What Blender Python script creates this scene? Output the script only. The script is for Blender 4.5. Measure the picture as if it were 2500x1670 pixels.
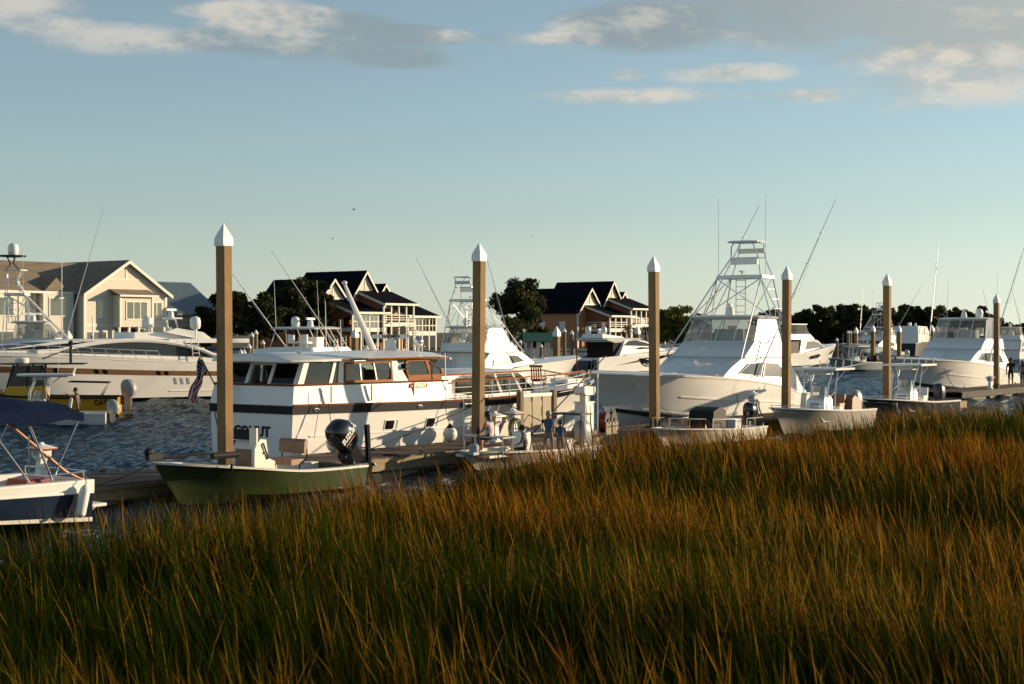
import bpy, bmesh, math, random
import numpy as np
from mathutils import Vector, Matrix

# ------------------------------------------------------------------ camera, sky, sun, exposure
scn = bpy.context.scene
for o in list(bpy.data.objects):
    bpy.data.objects.remove(o)
COL = scn.collection
R = math.radians
CAMZ = 4.0
cam = bpy.data.cameras.new('Camera')
cam_o = bpy.data.objects.new('Camera', cam)
COL.objects.link(cam_o)
cam_o.location = (0, 0, CAMZ)
cam_o.rotation_euler = (R(90), 0, 0)
cam.sensor_width = 36
cam.lens = 54.72
cam.shift_y = -0.0096
cam.clip_start = 0.5
cam.clip_end = 9000
cam.dof.use_dof = True
cam.dof.focus_distance = 52
cam.dof.aperture_fstop = 3.2
scn.camera = cam_o

SUN_AZ = 20.0      # degrees from +X towards +Y
SUN_EL = 9.0
w = bpy.data.worlds.new('World')
scn.world = w
w.use_nodes = True
w.cycles.sampling_method = 'MANUAL'
w.cycles.sample_map_resolution = 256
nt = w.node_tree
nt.nodes.clear()
def WN(t, **k):
    n = nt.nodes.new(t)
    for a, b in k.items():
        setattr(n, a, b)
    return n
def WM(op, a, b=None, c=None):
    n = WN('ShaderNodeMath', operation=op)
    for i, x in enumerate((a, b, c)):
        if x is None: continue
        if isinstance(x, (int, float)): n.inputs[i].default_value = x
        else: nt.links.new(x, n.inputs[i])
    return n.outputs[0]
def WMIX(f, a, b, mode='MIX'):
    n = WN('ShaderNodeMix', data_type='RGBA', blend_type=mode)
    for i, x in ((0, f), (6, a), (7, b)):
        if isinstance(x, (int, float)): n.inputs[i].default_value = x
        elif isinstance(x, tuple): n.inputs[i].default_value = (*x, 1)
        else: nt.links.new(x, n.inputs[i])
    return n.outputs[2]
def WSS(x, a, b):
    n = WN('ShaderNodeMapRange', interpolation_type='SMOOTHSTEP')
    nt.links.new(x, n.inputs[0])
    n.inputs[1].default_value = a; n.inputs[2].default_value = b
    return n.outputs[0]
sky = WN('ShaderNodeTexSky', sky_type='NISHITA')
sky.sun_disc = False
sky.sun_elevation = R(SUN_EL)
sky.sun_rotation = R(90 - SUN_AZ)
sky.altitude = 0
sky.air_density = 0.9
sky.dust_density = 0.1
sky.ozone_density = 2.4
bg = WN('ShaderNodeBackground')
bg.inputs[1].default_value = 0.102
wout = WN('ShaderNodeOutputWorld')
tc = WN('ShaderNodeTexCoord')
sep = WN('ShaderNodeSeparateXYZ')
nt.links.new(tc.outputs['Generated'], sep.inputs[0])
az = WM('ARCTAN2', sep.outputs[0], sep.outputs[1])
el = WM('ARCSINE', sep.outputs[2])
def cloud_noise(su, sv, scale, detail, off, rough=0.55, dist=0.3):
    cb = WN('ShaderNodeCombineXYZ')
    nt.links.new(WM('MULTIPLY', az, su), cb.inputs[0])
    nt.links.new(WM('MULTIPLY_ADD', el, sv, off), cb.inputs[1])
    cb.inputs[2].default_value = off
    n = WN('ShaderNodeTexNoise')
    n.inputs['Scale'].default_value = scale
    n.inputs['Detail'].default_value = detail
    n.inputs['Roughness'].default_value = rough
    n.inputs['Distortion'].default_value = dist
    nt.links.new(cb.outputs[0], n.inputs['Vector'])
    return n.outputs[0]
azel = WN('ShaderNodeCombineXYZ')
nt.links.new(az, azel.inputs[0]); nt.links.new(el, azel.inputs[1])
def blob(u, v, ru, rv, amp):
    k = 1.55
    m = WN('ShaderNodeVectorMath', operation='MULTIPLY_ADD')
    nt.links.new(azel.outputs[0], m.inputs[0])
    m.inputs[1].default_value = (1 / (ru * k), 1 / (rv * k), 0); m.inputs[2].default_value = (-u / (ru * k), -(v - .004) / (rv * k), 0)
    d = WN('ShaderNodeVectorMath', operation='DOT_PRODUCT')
    nt.links.new(m.outputs[0], d.inputs[0]); nt.links.new(m.outputs[0], d.inputs[1])
    return WM('MAXIMUM', WM('MULTIPLY_ADD', d.outputs['Value'], -amp * 1.1, amp * 1.1), 0.0)
n1 = cloud_noise(1, 2.2, 14, 6, 2.31, .62, .0)
n2 = cloud_noise(1, 2.0, 5, 2, 7.7, .5, .0)
n1s = cloud_noise(1, 2.2, 14, 4, 2.31 + 0.03, .62, .0)      # same field a little higher: which side faces up
# cloud banks of this evening sky, by azimuth and elevation: bright cumulus and grey sheets
def bank(bs):
    t_ = None
    for b in bs:
        g = blob(*b)
        t_ = g if t_ is None else WM('ADD', t_, g)
    return t_
bright = bank([(0.275, 0.160, 0.075, 0.017, .85), (0.083, 0.154, 0.055, 0.0050, .8), (0.073, 0.168, 0.011, 0.0042, .8), (0.135, 0.167, 0.035, 0.0055, .75), (0.178, 0.152, 0.022, 0.004, .6),
               (-0.155, 0.202, 0.040, 0.009, .85), (-0.108, 0.198, 0.028, 0.007, .7), (-0.062, 0.193, 0.030, 0.0045, .7), (-0.245, 0.184, 0.045, 0.0095, .85), (-0.315, 0.202, 0.038, 0.013, .9), (-0.20, 0.205, 0.03, 0.004, .4),
               (0.75, 0.24, 0.30, 0.03, .6), (-0.85, 0.25, 0.35, 0.03, .6), (2.4, 0.3, 0.5, 0.05, .5)])
dull = bank([(0.215, 0.208, 0.130, 0.027, 1.05), (0.075, 0.195, 0.045, 0.013, .75), (0.33, 0.20, 0.08, 0.02, .7), (-0.120, 0.188, 0.060, 0.014, 1.0), (-0.065, 0.176, 0.028, 0.0055, .75), (-0.185, 0.186, 0.030, 0.005, .55), (0.0, 0.190, 0.05, 0.0035, .5),
             (0.75, 0.28, 0.35, 0.05, .6), (-0.85, 0.29, 0.35, 0.05, .6)])
tex = WM('ADD', WM('MULTIPLY', WM('SUBTRACT', n1, 0.5), 1.5), WM('MULTIPLY', WM('SUBTRACT', n2, 0.5), 0.7))
dens = WM('ADD', WM('ADD', bright, dull), tex)
cov = WM('MULTIPLY', WSS(dens, 0.18, 1.05), WM('MULTIPLY_ADD', WSS(az, -0.2, 0.15), 0.18, 0.70))
cov = WM('MULTIPLY', cov, WSS(WM('ADD', bright, dull), 0.05, 0.25))
shade = WM('DIVIDE', dull, WM('ADD', WM('ADD', bright, dull), 0.03))
shade = WM('ADD', shade, WM('MULTIPLY', WM('SUBTRACT', n1s, n1), 3.0))
lit = WMIX(WSS(WM('SUBTRACT', n1, n1s), -0.12, 0.12), (3.5, 3.4, 3.1), (4.9, 4.4, 3.7))
grey = WMIX(WSS(az, 0.03, 0.36), (1.75, 2.15, 2.35), (2.9, 3.1, 2.9))
ccol = WMIX(WSS(shade, -0.15, 0.95), lit, grey)
hs = WN('ShaderNodeHueSaturation')
nt.links.new(WM('MULTIPLY_ADD', WSS(el, 0.0, 0.15), 0.31, 0.36), hs.inputs['Saturation'])
nt.links.new(sky.outputs[0], hs.inputs['Color'])
skyc = WMIX(1.0, hs.outputs[0], (0.935, 1.0, 0.945), 'MULTIPLY')
nt.links.new(WMIX(cov, skyc, ccol), bg.inputs[0])
nt.links.new(bg.outputs[0], wout.inputs[0])

sl = bpy.data.lights.new('Sun', 'SUN')
sl.energy = 4.7
sl.angle = R(0.6)
sl.color = (1.0, 0.77, 0.50)
sun = bpy.data.objects.new('Sun', sl)
COL.objects.link(sun)
SDIR = Vector((math.cos(R(SUN_EL)) * math.cos(R(SUN_AZ)), math.cos(R(SUN_EL)) * math.sin(R(SUN_AZ)), math.sin(R(SUN_EL))))
sun.rotation_euler = SDIR.to_track_quat('Z', 'Y').to_euler()
sun.location = (60, 30, 40)

vs = scn.view_settings
vs.view_transform = 'Standard'
vs.look = 'None'
vs.exposure = 0.62
vs.gamma = 1
vs.use_curve_mapping = False
scn.cycles.max_bounces = 6
scn.cycles.diffuse_bounces = 3
scn.cycles.glossy_bounces = 3
scn.cycles.transmission_bounces = 4
scn.cycles.transparent_max_bounces = 10
scn.cycles.caustics_reflective = False
scn.cycles.caustics_refractive = False
scn.render.resolution_x = 1024
scn.render.resolution_y = 684

# ------------------------------------------------------------------ materials
MATS = {}
def mat(name, col, rough=0.5, metal=0.0, var=0.12, scale=4.0, bump=0.0, bscale=20.0, coat=0.0, stretch=(1, 1, 1), col2=None, spec=0.5, translucent=0.0, attr=None):
    m = bpy.data.materials.new(name)
    m.use_nodes = True
    t = m.node_tree
    p = t.nodes['Principled BSDF']
    p.inputs['Roughness'].default_value = rough
    p.inputs['Metallic'].default_value = metal
    p.inputs['Coat Weight'].default_value = coat
    p.inputs['Specular IOR Level'].default_value = spec
    tcn = t.nodes.new('ShaderNodeTexCoord')
    mp = t.nodes.new('ShaderNodeMapping')
    mp.inputs['Scale'].default_value = stretch
    t.links.new(tcn.outputs['Object'], mp.inputs[0])
    nz = t.nodes.new('ShaderNodeTexNoise')
    nz.inputs['Scale'].default_value = scale
    nz.inputs['Detail'].default_value = 6
    nz.inputs['Roughness'].default_value = 0.65
    t.links.new(mp.outputs[0], nz.inputs['Vector'])
    mr = t.nodes.new('ShaderNodeMapRange')
    mr.inputs[1].default_value = 0.3; mr.inputs[2].default_value = 0.7
    t.links.new(nz.outputs[0], mr.inputs[0])
    mx = t.nodes.new('ShaderNodeMix'); mx.data_type = 'RGBA'
    t.links.new(mr.outputs[0], mx.inputs[0])
    c2 = col2 if col2 else tuple(max(0, c * (1 - 2 * var)) for c in col)
    mx.inputs[6].default_value = (*c2, 1)
    mx.inputs[7].default_value = (*col, 1)
    outc = mx.outputs[2]
    if attr:
        at = t.nodes.new('ShaderNodeAttribute'); at.attribute_name = attr
        m2 = t.nodes.new('ShaderNodeMix'); m2.data_type = 'RGBA'; m2.blend_type = 'MULTIPLY'
        m2.inputs[0].default_value = 1
        t.links.new(outc, m2.inputs[6]); t.links.new(at.outputs['Color'], m2.inputs[7])
        outc = m2.outputs[2]
    t.links.new(outc, p.inputs['Base Color'])
    if bump > 0:
        nb = t.nodes.new('ShaderNodeTexNoise')
        nb.inputs['Scale'].default_value = bscale; nb.inputs['Detail'].default_value = 4
        t.links.new(mp.outputs[0], nb.inputs['Vector'])
        b = t.nodes.new('ShaderNodeBump')
        b.inputs['Strength'].default_value = bump; b.inputs['Distance'].default_value = 0.05
        t.links.new(nb.outputs[0], b.inputs['Height'])
        t.links.new(b.outputs[0], p.inputs['Normal'])
    if translucent > 0:
        tr = t.nodes.new('ShaderNodeBsdfTranslucent')
        t.links.new(outc, tr.inputs[0])
        ms = t.nodes.new('ShaderNodeMixShader'); ms.inputs[0].default_value = translucent
        t.links.new(p.outputs[0], ms.inputs[1]); t.links.new(tr.outputs[0], ms.inputs[2])
        t.links.new(ms.outputs[0], t.nodes['Material Output'].inputs[0])
    MATS[name] = m
    return m
def seethrough(name, tint, gloss=0.12, haze=0.1, rough=0.05, fk=.6):
    m = bpy.data.materials.new(name); m.use_nodes = True
    t = m.node_tree; t.nodes.clear()
    o = t.nodes.new('ShaderNodeOutputMaterial')
    tr = t.nodes.new('ShaderNodeBsdfTransparent'); tr.inputs[0].default_value = (*tint, 1)
    gl = t.nodes.new('ShaderNodeBsdfGlossy'); gl.inputs['Roughness'].default_value = rough
    df = t.nodes.new('ShaderNodeBsdfTranslucent'); df.inputs[0].default_value = (0.8, 0.8, 0.78, 1)
    d2 = t.nodes.new('ShaderNodeBsdfDiffuse'); d2.inputs[0].default_value = (0.8, 0.8, 0.78, 1)
    ml = t.nodes.new('ShaderNodeMixShader'); ml.inputs[0].default_value = 0.5
    t.links.new(df.outputs[0], ml.inputs[1]); t.links.new(d2.outputs[0], ml.inputs[2])
    nz = t.nodes.new('ShaderNodeTexNoise'); nz.inputs['Scale'].default_value = 2.5; nz.inputs['Detail'].default_value = 3
    mh = t.nodes.new('ShaderNodeMath'); mh.operation = 'MULTIPLY'; mh.inputs[1].default_value = haze * 2
    t.links.new(nz.outputs[0], mh.inputs[0])
    m1 = t.nodes.new('ShaderNodeMixShader')
    t.links.new(mh.outputs[0], m1.inputs[0])
    t.links.new(tr.outputs[0], m1.inputs[1]); t.links.new(ml.outputs[0], m1.inputs[2])
    lw = t.nodes.new('ShaderNodeLayerWeight'); lw.inputs[0].default_value = 0.35
    ma = t.nodes.new('ShaderNodeMath'); ma.operation = 'MULTIPLY_ADD'; ma.inputs[1].default_value = fk; ma.inputs[2].default_value = gloss
    t.links.new(lw.outputs['Fresnel'], ma.inputs[0])
    m2 = t.nodes.new('ShaderNodeMixShader')
    t.links.new(ma.outputs[0], m2.inputs[0])
    t.links.new(m1.outputs[0], m2.inputs[1]); t.links.new(gl.outputs[0], m2.inputs[2])
    t.links.new(m2.outputs[0], o.inputs[0])
    MATS[name] = m
    return m
white = mat('gelcoat_white', (0.80, 0.79, 0.75), 0.25, var=0.04, scale=1.3, spec=.5)
cream = mat('gelcoat_cream', (0.74, 0.70, 0.60), 0.35, var=0.05, scale=1.5)
whitem = mat('white_paint', (0.78, 0.77, 0.73), 0.45, var=0.05, scale=3)
cap_m = mat('white_plastic', (0.80, 0.80, 0.79), 0.5, var=0.06, scale=5)
conc = mat('concrete_pile', (0.30, 0.185, 0.074), 0.85, var=0.18, scale=3, bump=0.35, bscale=35, col2=(0.17, 0.10, 0.038), stretch=(1, 1, .35))
woodpile = mat('timber_pile', (0.27, 0.20, 0.12), 0.85, var=0.25, scale=4, bump=0.4, stretch=(1, 1, .2))
black = mat('black_rubber', (0.010, 0.010, 0.011), 0.6, var=0.2, spec=.2)
blackg = mat('black_gloss', (0.010, 0.010, 0.012), 0.16, var=0.1, coat=0.5)
navystripe = mat('navy_stripe', (0.012, 0.014, 0.021), 0.5, var=0.25, scale=3, spec=.15)
navy = mat('navy_gelcoat', (0.010, 0.020, 0.042), 0.2, var=0.1, spec=.3)
greenh = mat('green_gelcoat', (0.052, 0.070, 0.021), 0.3, var=0.15, scale=1.2, coat=0.3)
yellow = mat('yellow_gelcoat', (0.72, 0.38, 0.015), 0.35, var=0.06)
teak = mat('varnished_teak', (0.40, 0.125, 0.022), 0.5, var=0.25, scale=7, stretch=(.3, 1, 1), spec=.08)
teakdark = mat('oiled_teak', (0.20, 0.065, 0.022), 0.6, var=0.25, scale=8, spec=.1)
plankm = mat('weathered_plank', (0.185, 0.105, 0.062), 0.8, var=0.25, scale=5, bump=0.3, stretch=(1, .15, 1), attr='Col')
fascia = mat('dock_timber', (0.34, 0.25, 0.13), 0.8, var=0.25, scale=3, bump=0.3, stretch=(.3, .3, 1))
floatm = mat('concrete_float', (0.30, 0.255, 0.18), 0.85, var=0.2, scale=3, bump=0.3)
chrome = mat('stainless', (0.72, 0.72, 0.70), 0.22, metal=1.0, var=0.04)
alum = mat('anodised_aluminium', (0.70, 0.70, 0.70), 0.35, metal=0.6, var=0.05)
glassd = mat('dark_glass', (0.007, 0.009, 0.009), 0.06, var=0.1, spec=0.3)
glassg = mat('tinted_glass', (0.03, 0.034, 0.027), 0.08, var=0.1, spec=.6)
glassb = mat('house_glass', (0.10, 0.115, 0.085), 0.07, var=0.2, scale=.6, spec=1.0)
vinyl = seethrough('clear_vinyl', (0.80, 0.82, 0.80), 0.04, 0.10, 0.10, .3)
glassc = seethrough('clear_glass', (0.22, 0.28, 0.26), 0.03, 0.005, 0.03, .12)
mesh_w = mat('canvas_white', (0.66, 0.68, 0.70), 0.8, var=0.05, scale=3, bump=0.1)
bluecan = mat('blue_canvas', (0.003, 0.012, 0.045), 0.85, var=0.2, scale=3, bump=0.3, bscale=8, spec=.08)
tan = mat('tan_vinyl', (0.26, 0.14, 0.075), 0.5, var=0.12)
brownm = mat('brown_stripe', (0.20, 0.105, 0.050), 0.35, var=0.1)
ropeb = mat('dark_rope', (0.03, 0.026, 0.022), 0.9, var=0.2, scale=30)
ropew = mat('pale_rope', (0.42, 0.38, 0.30), 0.9, var=0.2, scale=30)
redm = mat('red_plastic', (0.34, 0.035, 0.03), 0.45, var=0.15)
redd = mat('red_hose', (0.20, 0.022, 0.02), 0.5, var=0.15)
greyp = mat('grey_plastic', (0.33, 0.35, 0.37), 0.45, var=0.08)
darkgrey = mat('dark_grey', (0.035, 0.035, 0.038), 0.55, var=0.1, spec=.25)
skin = mat('skin', (0.36, 0.19, 0.12), 0.6, var=0.08)
hairm = mat('dark_hair', (0.012, 0.009, 0.008), 0.6, var=0.2, scale=30)
denim = mat('dark_cloth', (0.014, 0.015, 0.02), 0.85, var=0.2)
bluesh = mat('blue_shirt', (0.05, 0.10, 0.20), 0.85, var=0.15)
whitesh = mat('pale_pink_shirt', (0.62, 0.50, 0.50), 0.85, var=0.08)
khaki = mat('khaki_cloth', (0.22, 0.16, 0.10), 0.85, var=0.12)
pinksh = mat('pink_stripe_shirt', (0.50, 0.20, 0.20), 0.85, var=0.3, scale=14)
greycl = mat('grey_cloth', (0.10, 0.11, 0.12), 0.85, var=0.12)
gold = mat('gold_leaf', (0.75, 0.52, 0.22), 0.35, var=0.05)
# ------------------------------------------------------------------ mesh building
class MB:
    def __init__(s):
        s.v = []; s.f = []; s.m = []; s.cur = 0
    def add(s, vs, fs):
        o = len(s.v)
        s.v += [tuple(p) for p in vs]
        s.f += [tuple(i + o for i in f) for f in fs]
        s.m += [s.cur] * len(fs)
        return s
    def box(s, c, d, rz=0, ry=0, rx=0):
        M = Matrix.Rotation(rz, 3, 'Z') @ Matrix.Rotation(ry, 3, 'Y') @ Matrix.Rotation(rx, 3, 'X')
        C = Vector(c)
        vs = [C + M @ Vector((d[0] / 2 * a, d[1] / 2 * b, d[2] / 2 * e)) for e in (-1, 1) for b in (-1, 1) for a in (-1, 1)]
        return s.add(vs, [(0, 2, 3, 1), (4, 5, 7, 6), (0, 1, 5, 4), (2, 6, 7, 3), (0, 4, 6, 2), (1, 3, 7, 5)])
    def bx(s, x0, x1, y0, y1, z0, z1):
        return s.box(((x0 + x1) / 2, (y0 + y1) / 2, (z0 + z1) / 2), (x1 - x0, y1 - y0, z1 - z0))
    def loft(s, rings, cap=(1, 1), closed=True):
        n = len(rings[0]); vs = [p for r in rings for p in r]; fs = []
        for k in range(len(rings) - 1):
            for i in range(n if closed else n - 1):
                j = (i + 1) % n
                fs.append((k * n + i, k * n + j, (k + 1) * n + j, (k + 1) * n + i))
        if cap[0]: fs.append(tuple(range(n - 1, -1, -1)))
        if cap[1]: fs.append(tuple((len(rings) - 1) * n + i for i in range(n)))
        return s.add(vs, fs)
    def tube(s, pts, r, n=6):
        pts = [Vector(p) for p in pts]
        rs = r if isinstance(r, (list, tuple)) else [r] * len(pts)
        rings = []
        for i, p in enumerate(pts):
            t = (pts[min(i + 1, len(pts) - 1)] - pts[max(i - 1, 0)])
            t = t.normalized() if t.length > 1e-6 else Vector((0, 0, 1))
            up = Vector((0, 0, 1)) if abs(t.z) < .9 else Vector((1, 0, 0))
            a = t.cross(up).normalized(); b = a.cross(t)
            rings.append([p + (a * math.cos(6.2832 * k / n) + b * math.sin(6.2832 * k / n)) * rs[i] for k in range(n)])
        return s.loft(rings)
    def cyl(s, p0, p1, r0, r1=None, n=10):
        return s.tube([p0, p1], [r0, r0 if r1 is None else r1], n)
    def ell(s, c, r, nu=10, nv=7, z0=-1.0):
        rings = []
        for j in range(nv + 1):
            a = math.asin(z0) + (math.pi / 2 - math.asin(z0)) * j / nv
            q = max(math.cos(a), .02); zz = math.sin(a)
            rings.append([(c[0] + r[0] * q * math.cos(6.2832 * i / nu), c[1] + r[1] * q * math.sin(6.2832 * i / nu), c[2] + r[2] * zz) for i in range(nu)])
        return s.loft(rings)
    def lathe(s, c, prof, n=12):
        return s.loft([[(c[0] + r * math.cos(6.2832 * i / n), c[1] + r * math.sin(6.2832 * i / n), c[2] + z) for i in range(n)] for r, z in prof])
    def sq(s, c, prof, rz=0):   # square lathe
        M = Matrix.Rotation(rz, 3, 'Z'); C = Vector(c)
        return s.loft([[C + M @ Vector((r * a, r * b, z)) for a, b in ((-1, -1), (1, -1), (1, 1), (-1, 1))] for r, z in prof])
    def ext(s, poly, vec):
        vec = Vector(vec); a = [Vector(p) for p in poly]
        return s.loft([a, [p + vec for p in a]])
    def slab(s, q, uv, t):      # polygon on a bilinear quad, thickness +-t
        P = [Vector(p) for p in q]
        f = lambda u, v: (P[0] * (1 - u) * (1 - v) + P[1] * u * (1 - v) + P[2] * u * v + P[3] * (1 - u) * v)
        nrm = (P[1] - P[0]).cross(P[3] - P[0]); nrm.normalize()
        pts = [f(u, v) for u, v in uv]
        return s.loft([[p - nrm * t for p in pts], [p + nrm * t for p in pts]])
    def frame(s, q, uv, t, wd):  # ring-shaped slab round polygon
        cu = sum(a for a, b in uv) / len(uv); cv = sum(b for a, b in uv) / len(uv)
        P = [Vector(p) for p in q]
        lu = ((P[1] - P[0]).length + (P[2] - P[3]).length) / 2; lv = ((P[3] - P[0]).length + (P[2] - P[1]).length) / 2
        out = [(a + wd / lu * (1 if a > cu + 1e-6 else -1 if a < cu - 1e-6 else 0), b + wd / lv * (1 if b > cv + 1e-6 else -1 if b < cv - 1e-6 else 0)) for a, b in uv]
        n = len(uv)
        for i in range(n):
            j = (i + 1) % n
            s.slab(q, [uv[i], uv[j], out[j], out[i]], t)
        return s
    def build(s, name, m, parent=None, ang=38):
        me = bpy.data.meshes.new(name)
        me.from_pydata(s.v, [], s.f)
        ms = m if isinstance(m, (list, tuple)) else [m]
        for x in ms: me.materials.append(x)
        if len(ms) > 1:
            me.polygons.foreach_set('material_index', s.m)
        bm = bmesh.new(); bm.from_mesh(me)
        bmesh.ops.recalc_face_normals(bm, faces=bm.faces)
        lim = R(ang)
        for f in bm.faces: f.smooth = True
        for e in bm.edges:
            if len(e.link_faces) == 2 and e.calc_face_angle(0) > lim: e.smooth = False
        bm.to_mesh(me); bm.free()
        o = bpy.data.objects.new(name, me)
        COL.objects.link(o)
        if parent: o.parent = parent
        return o
def rect(u0, u1, v0, v1): return [(u0, v0), (u1, v0), (u1, v1), (u0, v1)]
def rrect(u0, u1, v0, v1, a=.15, b=.3):
    du = (u1 - u0) * a; dv = (v1 - v0) * b
    return [(u0 + du, v0), (u1 - du, v0), (u1, v0 + dv), (u1, v1 - dv), (u1 - du, v1), (u0 + du, v1), (u0, v1 - dv), (u0, v0 + dv)]
def tag(o, label, cat, group=None, kind=None):
    o['label'] = label; o['category'] = cat
    if group: o['group'] = group
    if kind: o['kind'] = kind
    return o
def struct(o, kind='structure'):
    o['kind'] = kind
    return o
def thing(name, label, cat, loc=(0, 0, 0), rz=0, group=None):
    o = bpy.data.objects.new(name, None); COL.objects.link(o)
    o.empty_display_size = .3
    o.location = loc; o.rotation_euler = (0, 0, rz)
    return tag(o, label, cat, group)
def copy_thing(src, loc, rz=None, label=None, scale=None):
    r = src.copy(); COL.objects.link(r); r.location = loc
    if rz is not None: r.rotation_euler = (0, 0, rz)
    if label: r['label'] = label
    if scale: r.scale = scale
    for ch in [c for c in bpy.data.objects if c.parent == src]:
        c = ch.copy(); COL.objects.link(c); c.parent = r
        for g in [x for x in bpy.data.objects if x.parent == ch]:
            d = g.copy(); COL.objects.link(d); d.parent = c
    return r
def text_mesh(name, body, size, m, parent, loc, rot, bold=0.0, ext=.004, shear=0, align='CENTER', sx=1):
    cu = bpy.data.curves.new(name, 'FONT'); cu.body = body; cu.size = size
    cu.align_x = align; cu.align_y = 'CENTER'; cu.extrude = ext; cu.offset = bold; cu.shear = shear
    cu.resolution_u = 2
    t = bpy.data.objects.new(name + '_tmp', cu); COL.objects.link(t)
    me = bpy.data.meshes.new_from_object(t.evaluated_get(bpy.context.evaluated_depsgraph_get()))
    bpy.data.objects.remove(t); bpy.data.curves.remove(cu)
    me.materials.clear(); me.materials.append(m)
    o = bpy.data.objects.new(name, me); COL.objects.link(o); o.parent = parent
    M = Matrix.Translation(loc) @ rot.to_4x4() @ Matrix.Diagonal((sx, 1, 1, 1))
    me.transform(M)
    return o
def basis(xa, ya):
    xa = Vector(xa).normalized(); ya = Vector(ya); za = xa.cross(ya).normalized(); ya = za.cross(xa)
    return Matrix((xa, ya, za)).transposed()

def crom(keys, q):
    xs = [k[0] for k in keys]; ys = [k[1] for k in keys]
    if q <= xs[0]: return ys[0]
    if q >= xs[-1]: return ys[-1]
    i = max(j for j in range(len(xs) - 1) if xs[j] <= q)
    h = xs[i + 1] - xs[i]; t = (q - xs[i]) / h
    d = lambda j: 0 if j < 0 or j >= len(xs) - 1 else (ys[j + 1] - ys[j]) / (xs[j + 1] - xs[j])
    def tan(j):
        a, b = d(j - 1), d(j)
        if j == 0: return b
        if j == len(xs) - 1: return a
        return 0 if a * b <= 0 else 2 * a * b / (a + b)
    m0, m1 = tan(i) * h, tan(i + 1) * h
    return (2 * t**3 - 3 * t**2 + 1) * ys[i] + (t**3 - 2 * t**2 + t) * m0 + (-2 * t**3 + 3 * t**2) * ys[i + 1] + (t**3 - t**2) * m1
K = lambda *a: a if isinstance(a[0], tuple) else ((0, a[0]), (1, a[0]))
class Hull:
    # local frame: x forward from the transom, y to port, z up from the waterline
    def __init__(s, L, Lk, beam, sheer, chb, chz, keel, flare=1.0, ns=22):
        s.L, s.Lk, s.b, s.zs, s.cb, s.cz, s.kz, s.fl, s.ns = L, Lk, beam, sheer, chb, chz, keel, flare, ns
        s.zb = crom(sheer, 1)
    def x(s, q, z): return q * (s.Lk + (s.L - s.Lk) * min(1, max(0, z / s.zb)))
    def pt(s, q, u, sd=1, off=0):
        b, zs, c, zc = crom(s.b, q), crom(s.zs, q), crom(s.cb, q), crom(s.cz, q)
        p = 1 + s.fl * max(0, (q - .35) / .65)
        z = zc + (zs - zc) * u
        y = c + (b - c) * (u**p if u > 0 else u * .5) + off
        return Vector((s.x(q, z), sd * y, z))
    def Q(s): return [1 - (1 - i / s.ns)**1.25 for i in range(s.ns + 1)]
    def shell(s):
        mb = MB(); rings = []
        us = (1, .86, .68, .5, .32, .16, 0)
        for q in s.Q():
            k = crom(s.kz, q)
            r = [s.pt(q, u, 1) for u in us] + [Vector((s.x(q, k), 0, k))] + [s.pt(q, u, -1) for u in us[::-1]]
            rings.append(r)
        mb.loft(rings, cap=(1, 1), closed=False)
        return mb
    def strip(s, u0, u1, q0=0, q1=1, off=.012, sides=(1, -1), n=20, mb=None):
        mb = mb or MB()
        for sd in sides:
            rings = []
            for i in range(n + 1):
                q = q0 + (q1 - q0) * i / n
                rings.append([s.pt(q, u0, sd, -.02), s.pt(q, u0, sd, off), s.pt(q, u1, sd, off), s.pt(q, u1, sd, -.02)])
            mb.loft(rings)
        return mb
    def band(s, keys, sd, off=.03):
        # closed band on the hull side between two curves: keys of (q, u low, u high)
        mb = MB(); rings = []
        lo = [(k[0], k[1]) for k in keys]; hi = [(k[0], k[2]) for k in keys]
        n = 24
        for i in range(n + 1):
            q = keys[0][0] + (keys[-1][0] - keys[0][0]) * i / n
            a, b = crom(lo, q), crom(hi, q); m = (a + b) / 2
            rings.append([s.pt(q, a, sd, -.02), s.pt(q, a, sd, off), s.pt(q, m, sd, off), s.pt(q, b, sd, off), s.pt(q, b, sd, -.02)])
        return mb.loft(rings)
    def liner(s, w, drop, q0=0.0, q1=1.0, up=.012, n=20):
        # side deck of width w, then an inner wall dropping to the sole
        mb = MB(); rings = []
        for i in range(n + 1):
            q = q0 + (q1 - q0) * i / n
            P = s.pt(q, 1); b = P.y; x = P.x; z = P.z + up
            d = drop(q) if callable(drop) else drop
            wi = max(b - w, .01)
            zc = crom(s.cz, q); uf = (z - d - zc) / max(P.z - zc, .05)
            wf = max(.01, min(wi, s.pt(q, max(0, uf)).y - .05))
            rings.append([(x, b + .02, z - .05), (x, b + .02, z), (x, wi, z), (x, wf, z - d), (x, -wf, z - d), (x, -wi, z), (x, -b - .02, z), (x, -b - .02, z - .05)])
        mb.loft(rings, cap=(0, 0), closed=False)
        return mb
    def deck(s, q0, q1, up=.012, crown=.05, n=14):
        mb = MB(); rings = []
        for i in range(n + 1):
            q = q0 + (q1 - q0) * i / n
            P = s.pt(q, 1); b = P.y + .015; x = P.x; z = P.z + up
            rings.append([(x, b, z - .06), (x, b, z), (x, b * .5, z + crown * .8), (x, 0, z + crown), (x, -b * .5, z + crown * .8), (x, -b, z), (x, -b, z - .06)])
        mb.loft(rings, cap=(0, 0), closed=False)
        return mb
    def rail(s, u, r, q0=0, q1=1, off=.0, n=20, sides=(1, -1), mb=None):
        mb = mb or MB()
        for sd in sides:
            mb.tube([s.pt(q0 + (q1 - q0) * i / n, u, sd, off) for i in range(n + 1)], r, 6)
        return mb
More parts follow.
